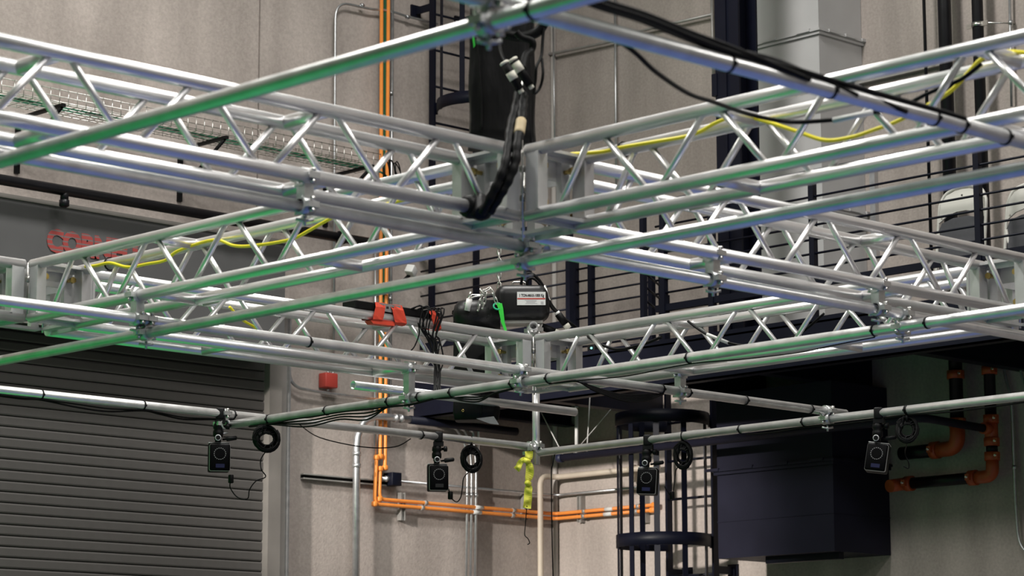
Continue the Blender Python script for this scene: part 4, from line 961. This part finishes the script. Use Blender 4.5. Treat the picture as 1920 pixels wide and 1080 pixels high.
# ================================================================== TAPE, RODS, WIRES near the corner
YD = (Vector((rc.x, rc.y, ZL)) - CAM).dot(FW)
def ribbon(mb, pts, w0, th=.003, tw=.0):
    ps = [Vector(p) for p in pts]; vs = []
    for k, c in enumerate(ps):
        t_ = (ps[min(k + 1, len(ps) - 1)] - ps[max(k - 1, 0)]).normalized(); sd = t_.cross(FW).normalized()
        sd = (sd + FW * .35 * math.sin(k * .4 + tw)).normalized(); nn = sd.cross(t_).normalized()
        ww = w0[k] if isinstance(w0, (list, tuple)) else w0
        for s_ in (-1, 0, 1):
            for dd in (0, th): vs.append(c + sd * ww / 2 * s_ + nn * (dd + .008 * (1 - abs(s_)) * math.sin(k * .9)))
    fs = []
    for k in range(len(ps) - 1):
        i = 6 * k; j = i + 6
        fs += [(i, i + 2, j + 2, j), (i + 2, i + 4, j + 4, j + 2), (i + 1, j + 1, j + 3, i + 3), (i + 3, j + 3, j + 5, i + 5), (i, j, j + 1, i + 1), (i + 4, i + 5, j + 5, j + 4)]
    mb.add(vs, fs, False); return mb
t = thing('caution_tape', 'crumpled yellow tape tied below the far pipe corner', 'tape', atd(989, 952, YD))
R1 = lambda L: smooth_path([atd(x, y, YD - .06) for x, y in L], 4)
P1_ = R1(((992, 846), (992, 856), (990, 865), (993, 876), (993, 889), (990, 903), (991, 914), (990, 924), (990, 935), (989, 945), (988, 953)))
ribbon(MB(), P1_, [.052 - .024 * math.exp(-((k - 8) / 2.2) ** 2) - .026 * math.exp(-((k - 21) / 2.2) ** 2) for k in range(len(P1_))]).build('hanging_strip', 'lime', t)
P2_ = R1(((990, 862), (982, 862), (975, 868), (972, 876), (968, 881)))
ribbon(MB(), P2_, [.03 + .016 * k / len(P2_) for k in range(len(P2_))], tw=.8).build('loose_tail', 'lime', t)
MB().rbox(atd(988, 864, YD - .06), (.045, .04, .032), .012, 2, Matrix.Rotation(.6, 3, 'X')).build('knot', 'lime', t)
MB().rbox(atd(990, 906, YD - .06), (.04, .035, .03), .01, 2, Matrix.Rotation(.4, 3, 'Y')).build('knot', 'lime', t)
cable('thin_wire', 'thin dark wire hanging below the yellow tape with a hook', [atd(x, y, YD - .06) for x, y in ((988, 948), (985, 985), (984, 1003), (990, 1010), (993, 1018), (989, 1021))], .003, 'black')
cable('thin_wire', 'thin black cable hanging straight down right of the cream pipe', [ppb(2, 1040, 849) - Z * .02] + [atd(x, y, YD - .12) for x, y in ((1036, 872), (1034, 880), (1034, 920), (1035, 1000), (1038, 1120))], .0038, 'rubber')
p = at(771, 508, 'b', BW - .35)
t = thing('white_fixture', 'small white box fixture tilted on the wall beside the mezzanine end', 'box', p)
MB().rbox(p, (.085, .07, .07), .006, 2, Matrix.Rotation(.5, 3, 'Y') @ Matrix.Rotation(.4, 3, 'Z')).build('fixture_body', 'white', t)
MB().path([p + Vector((.0, .02, -.03)), p + Vector((-.05, .1, -.12)), (p.x - .06, BW, p.z - .14)], .016, 8).build('mount_arm', 'black', t)
p = at(1112, 613, 'a', AM + .07); p.z = ZD + .03
t = thing('status_box', 'small black box with a tiny cyan light on the mezzanine edge', 'box', p)
MB().rbox(p, (.06, .075, .06), .006, 1).build('box_body', 'black', t)
MB().lathe(p + Vector((-.03, -.012, -.005)), -X, [(0, .007), (.006, .007)], 10).build('indicator', 'cyan_led', t)
# ================================================================== RIGHT WALL PIPEWORK
RO = AW - .16
t = None
def riser(name, label, xp, r, zlo, m='black_pipe'):
    p = at(xp, 60, 'a', RO); return p, one(MB().cyl((RO, p.y, zlo), (RO, p.y, 11), r, 20), name, m, label, 'pipe', (RO, p.y, zlo), 'black risers')
e1 = at(1795, 800, 'a', RO).z; e2 = at(1858, 850, 'a', RO).z
r1, _ = riser('riser_pipe', 'thicker black riser pipe left of the other on the right wall', 1772, .050, e1)
r2, _ = riser('riser_pipe', 'thinner black riser pipe with a band clamp, right wall', 1834, .042, at(1858, 785, 'a', RO).z)
riser('riser_pipe', 'slim black pipe left of the two risers on the right wall', 1734, .0125, ZD)
def coupling(t, c, ax, r):
    ax = Vector(ax); sd = ax.cross(Z) if abs(ax.z) < .5 else Vector((-.4, -.9, 0)).normalized()
    m_ = MB().band(c, ax, r, .06, .014, 20)
    for s_ in (-1, 1): m_.box(c + sd * (r + .022) * s_, (.034, .034, .045))
    m_.build('grooved_coupling', 'rust_red', t)
    for s_ in (-1, 1): MB().cyl(c + sd * (r + .024) * s_ - Vector((.03, 0, 0)), c + sd * (r + .024) * s_ + Vector((.03, 0, 0)), .008, 8).build('coupling_bolt', 'steel', t)
def elbow(p0_, cnr, p1_, r, n=10): return MB().path(rounded([p0_, cnr, p1_], 9, n), r, 18)
# lower run: coupling, tee, coupling, nipple, coupling, elbow, horizontal pipe
P_ = lambda y: Vector((RO, r2.y, at(1857, y, 'a', RO).z))
t = thing('red_pipe_fittings', 'red grooved tee and elbow fittings at the foot of the thinner riser', 'pipe fittings', P_(895))
coupling(t, P_(786), Z, .042)
MB().cyl(P_(785), P_(832), .049, 20).cyl(P_(805), P_(805) - X * .10, .042, 16).build('tee', 'rust_red', t)
coupling(t, P_(829), Z, .042)
MB().cyl(P_(832), P_(852), .042, 18).build('nipple', 'black_pipe', t)
coupling(t, P_(856), Z, .042)
zc_ = P_(893).z; eb = Vector((RO, r2.y + .17, zc_))
elbow(P_(858), Vector((RO, r2.y, zc_)), eb, .047).build('elbow', 'rust_red', t)
coupling(t, eb, Y, .042)
hb = at(1705, 905, 'a', RO).y
one(MB().cyl(eb, (RO, hb, zc_), .042, 18), 'pipe_run', 'black_pipe', 'black horizontal pipe leaving the red elbow, lowest', 'pipe', eb)
t = thing('red_pipe_fittings', 'red end fitting of the lowest black pipe behind the tilted camera', 'pipe fittings', (RO, hb, zc_))
elbow((RO, hb - .02, zc_), (RO, hb + .08, zc_), (RO - .12, hb + .09, zc_ - .02), .047).build('elbow', 'rust_red', t); coupling(t, Vector((RO, hb, zc_)), Y, .042)
cc_ = at(1858, 694, 'a', RO); t = thing('red_pipe_fittings', 'red grooved coupling high on the thinner riser', 'pipe fittings', (RO, r2.y, cc_.z)); coupling(t, Vector((RO, r2.y, cc_.z)), Z, .042)
cc_ = at(1790, 703, 'a', RO); t = thing('red_pipe_fittings', 'red grooved coupling high on the thicker riser', 'pipe fittings', (RO, r1.y, cc_.z)); coupling(t, Vector((RO, r1.y, cc_.z)), Z, .050)
t = thing('red_pipe_fittings', 'red elbow at the foot of the thicker riser', 'pipe fittings', (RO, r1.y, e1 - .1))
ze = at(1775, 842, 'a', RO).z; el = Vector((RO, r1.y + .20, ze))
elbow((RO, r1.y, e1 + .04), (RO, r1.y, ze), el, .056).build('elbow', 'rust_red', t); coupling(t, Vector((RO, r1.y, e1 + .03)), Z, .05); coupling(t, el, Y, .05)
one(MB().cyl(el, (RO, at(1690, 850, 'a', RO).y, ze), .05, 18), 'pipe_run', 'black_pipe', 'black horizontal pipe leaving the upper red elbow', 'pipe', el)
# navy sprinkler branch
tp = P_(805); na = at(1735, 789, 'b', r2.y).x
zN = at(1400, 820, 'a', na).z
bE = at(1050, 864, 'a', na).y
t = thing('navy_branch_pipe', 'navy sprinkler pipe below the mezzanine ending at the red tee', 'pipe', (na, bE, zN))
MB().path(rounded([(na, bE, zN), (na, r2.y + .02, zN), (tp.x - .1, r2.y, tp.z)], .1), .030, 16).build('pipe_run', 'navy_dull', t)
MB().lathe((na, bE, zN), Y, [(-.03, .036), (.02, .036), (.03, .02)], 16).build('end_cap', 'blue_cable', t)
t = thing('white_post', 'short white tube with brass tip standing below the mezzanine', 'tube', at(1081, 842, 'a', na))
MB().cyl(at(1081, 857, 'a', na), at(1081, 773, 'a', na), .014, 14).build('tube_body', 'white', t)
MB().cyl(at(1081, 773, 'a', na), at(1081, 765, 'a', na), .012, 12).build('brass_tip', 'brass', t)
MB().cyl(at(1081, 765, 'a', na), at(1081, 762, 'a', na), .014, 12).build('cap', 'white', t)
for (x0_, y0_), (x1_, y1_), l in (((1106, 745), (1100, 856), 'upright thin white rod right of the white tube'), ((1007, 758), (1060, 861), 'thin pale rod leaning right, left of the white tube'), ((1068, 858), (1145, 768), 'thin pale wire leaning towards the mezzanine beside the white rod')):
    a_, b_ = at(x0_, y0_, 'a', na), at(x1_, y1_, 'a', na)
    one(MB().cyl(a_, b_, .0045 if 'wire' not in l else .0025, 8), 'thin_rod', 'white', l, 'rod', b_)
# band clamp on the thinner riser, struts and conduits at right
cl = at(1834, 47, 'a', RO)
t = thing('band_clamp', 'galvanised band clamp with rod on the thinner riser', 'clamp', (RO, r2.y, cl.z))
MB().band((RO, r2.y, cl.z), Z, .042, .035, .006, 20).box((RO - .01, r2.y + .068, cl.z), (.012, .05, .035)).box((RO - .01, r2.y - .068, cl.z), (.012, .05, .035)).build('band', 'steel', t)
MB().cyl((RO - .01, r2.y - .08, cl.z), (AW, r2.y - .22, cl.z), .006, 8).build('rod', 'steel', t)
sp_ = at(1637, 330, 'a', AW - .03)
one(MB().span((AW - .045, sp_.y - .02, ZD), (AW - .035, sp_.y + .02, sp_.z + .12)).span((AW - .045, sp_.y - .025, ZD), (AW, sp_.y - .02, sp_.z + .12)).span((AW - .045, sp_.y + .02, ZD), (AW, sp_.y + .025, sp_.z + .12)), 'strut_channel', 'galv', 'upright galvanised strut channel right of the light grey duct', 'strut', (AW - .04, sp_.y, ZD))
wpipe('conduit', 'white vertical conduit at the upper right beside the thinner riser', 'conduit', [(1893, -10), (1897, 200)], 'a', AW - .05, .011, 'galv', 0, straps=[(1895, 42, Z)])
wpipe('conduit', 'pale conduit curving down the dark wall at lower right', 'conduit', [(1881, 660), (1884, 705), (1896, 742), (1898, 780), (1903, 920), (1908, 1000), (1914, 1025), (1935, 1045)], 'a', AW - .05, .0115, 'galv', .1, straps=[(1902, 876, Z)])
wpipe('conduit', 'short pale conduit at the right edge under the mezzanine', 'conduit', [(1913, 655), (1914, 705), (1930, 735)], 'a', AW - .05, .0105, 'galv', .1)
for k, (xa, ya, xb, yb) in enumerate(((1600, 155, 1760, 118),)):
    pa = at(xa, ya, 'a', AW - .06); pb_ = at(xb, yb, 'a', AW - .06)
    one(MB().span((AW - .05, pb_.y, pa.z - .015), (AW - .01, pa.y, pa.z + .015)), 'strut_channel', 'galv_dull', 'horizontal strut channel behind the upper right truss', 'strut', pa)
# ================================================================== FOLDING CHAIRS on the mezzanine
def chair(label, xl, xr, ytop):
    a_ = AM + .30; yl, yr = at(xl, 420, 'a', a_).y, at(xr, 420, 'a', a_).y; wd = yl - yr; zt_ = at((xl + xr) / 2, ytop, 'a', a_).z
    t = thing('folding_chair', label, 'chair', (a_, (yl + yr) / 2, ZD), 'folding chairs'); yc = (yl + yr) / 2
    lean = .10
    def q(u, z): return Vector((a_ + lean * (1 - (zt_ - z) / (zt_ - ZD)) - .0, yc + u, z))
    h = wd / 2
    U = [q(h, ZD + .01), q(h, zt_ - .20), q(h * .93, zt_ - .09), q(h * .72, zt_ - .03), q(h * .35, zt_ - .005), q(0, zt_), q(-h * .35, zt_ - .005), q(-h * .72, zt_ - .03), q(-h * .93, zt_ - .09), q(-h, zt_ - .20), q(-h, ZD + .01)]
    MB().path(smooth_path(U, 4), .0115, 8).build('back_frame', 'chair_white', t)
    top = [(-h + .01, -.235), (-h + .01, -.20), (-h * .9, -.10), (-h * .68, -.045), (-h * .3, -.02), (0, -.016), (h * .3, -.02), (h * .68, -.045), (h * .9, -.10), (h - .01, -.20), (h - .01, -.235), (h * .6, -.19), (h * .2, -.172), (-h * .2, -.172), (-h * .6, -.19)]
    o0 = q(0, zt_); MB().extr(top, o0 - X * .012, Y, (Z + X * lean / (zt_ - ZD)), X * .012).build('back_panel', 'chair_white', t)
    seat = [(-h + .005, -.62), (-h + .005, -.30), (-h * .8, -.24), (-h * .3, -.215), (h * .3, -.215), (h * .8, -.24), (h - .005, -.30), (h - .005, -.62), (h * .8, -.66), (-h * .8, -.66)]
    MB().extr(seat, o0 - X * .045, Y, Z, X * .03).build('seat_pad', 'chair_grey', t)
    for s_ in (-1, 1):
        MB().path([q(h * .92 * s_, zt_ - .30) - X * .02, Vector((a_ + .16, yc + h * .92 * s_, ZD + .01))], .010, 8).build('rear_leg', 'chair_white', t)
        for zz in (.205, .06): MB().lathe(q((h - .035 if zz > .1 else 0) * s_, zt_ - zz) - X * .012, -X, [(0, .008), (.004, .006)], 8).build('rivet', 'steel', t)
    MB().cyl(q(h, ZD + .16), q(-h, ZD + .16), .009, 8).build('foot_bar', 'chair_white', t)
chair('folded chair with grey seat behind the railing, left of the post', 1748, 1837, 346)
chair('folded chair with grey seat behind the railing at the right edge', 1876, 1967, 338)
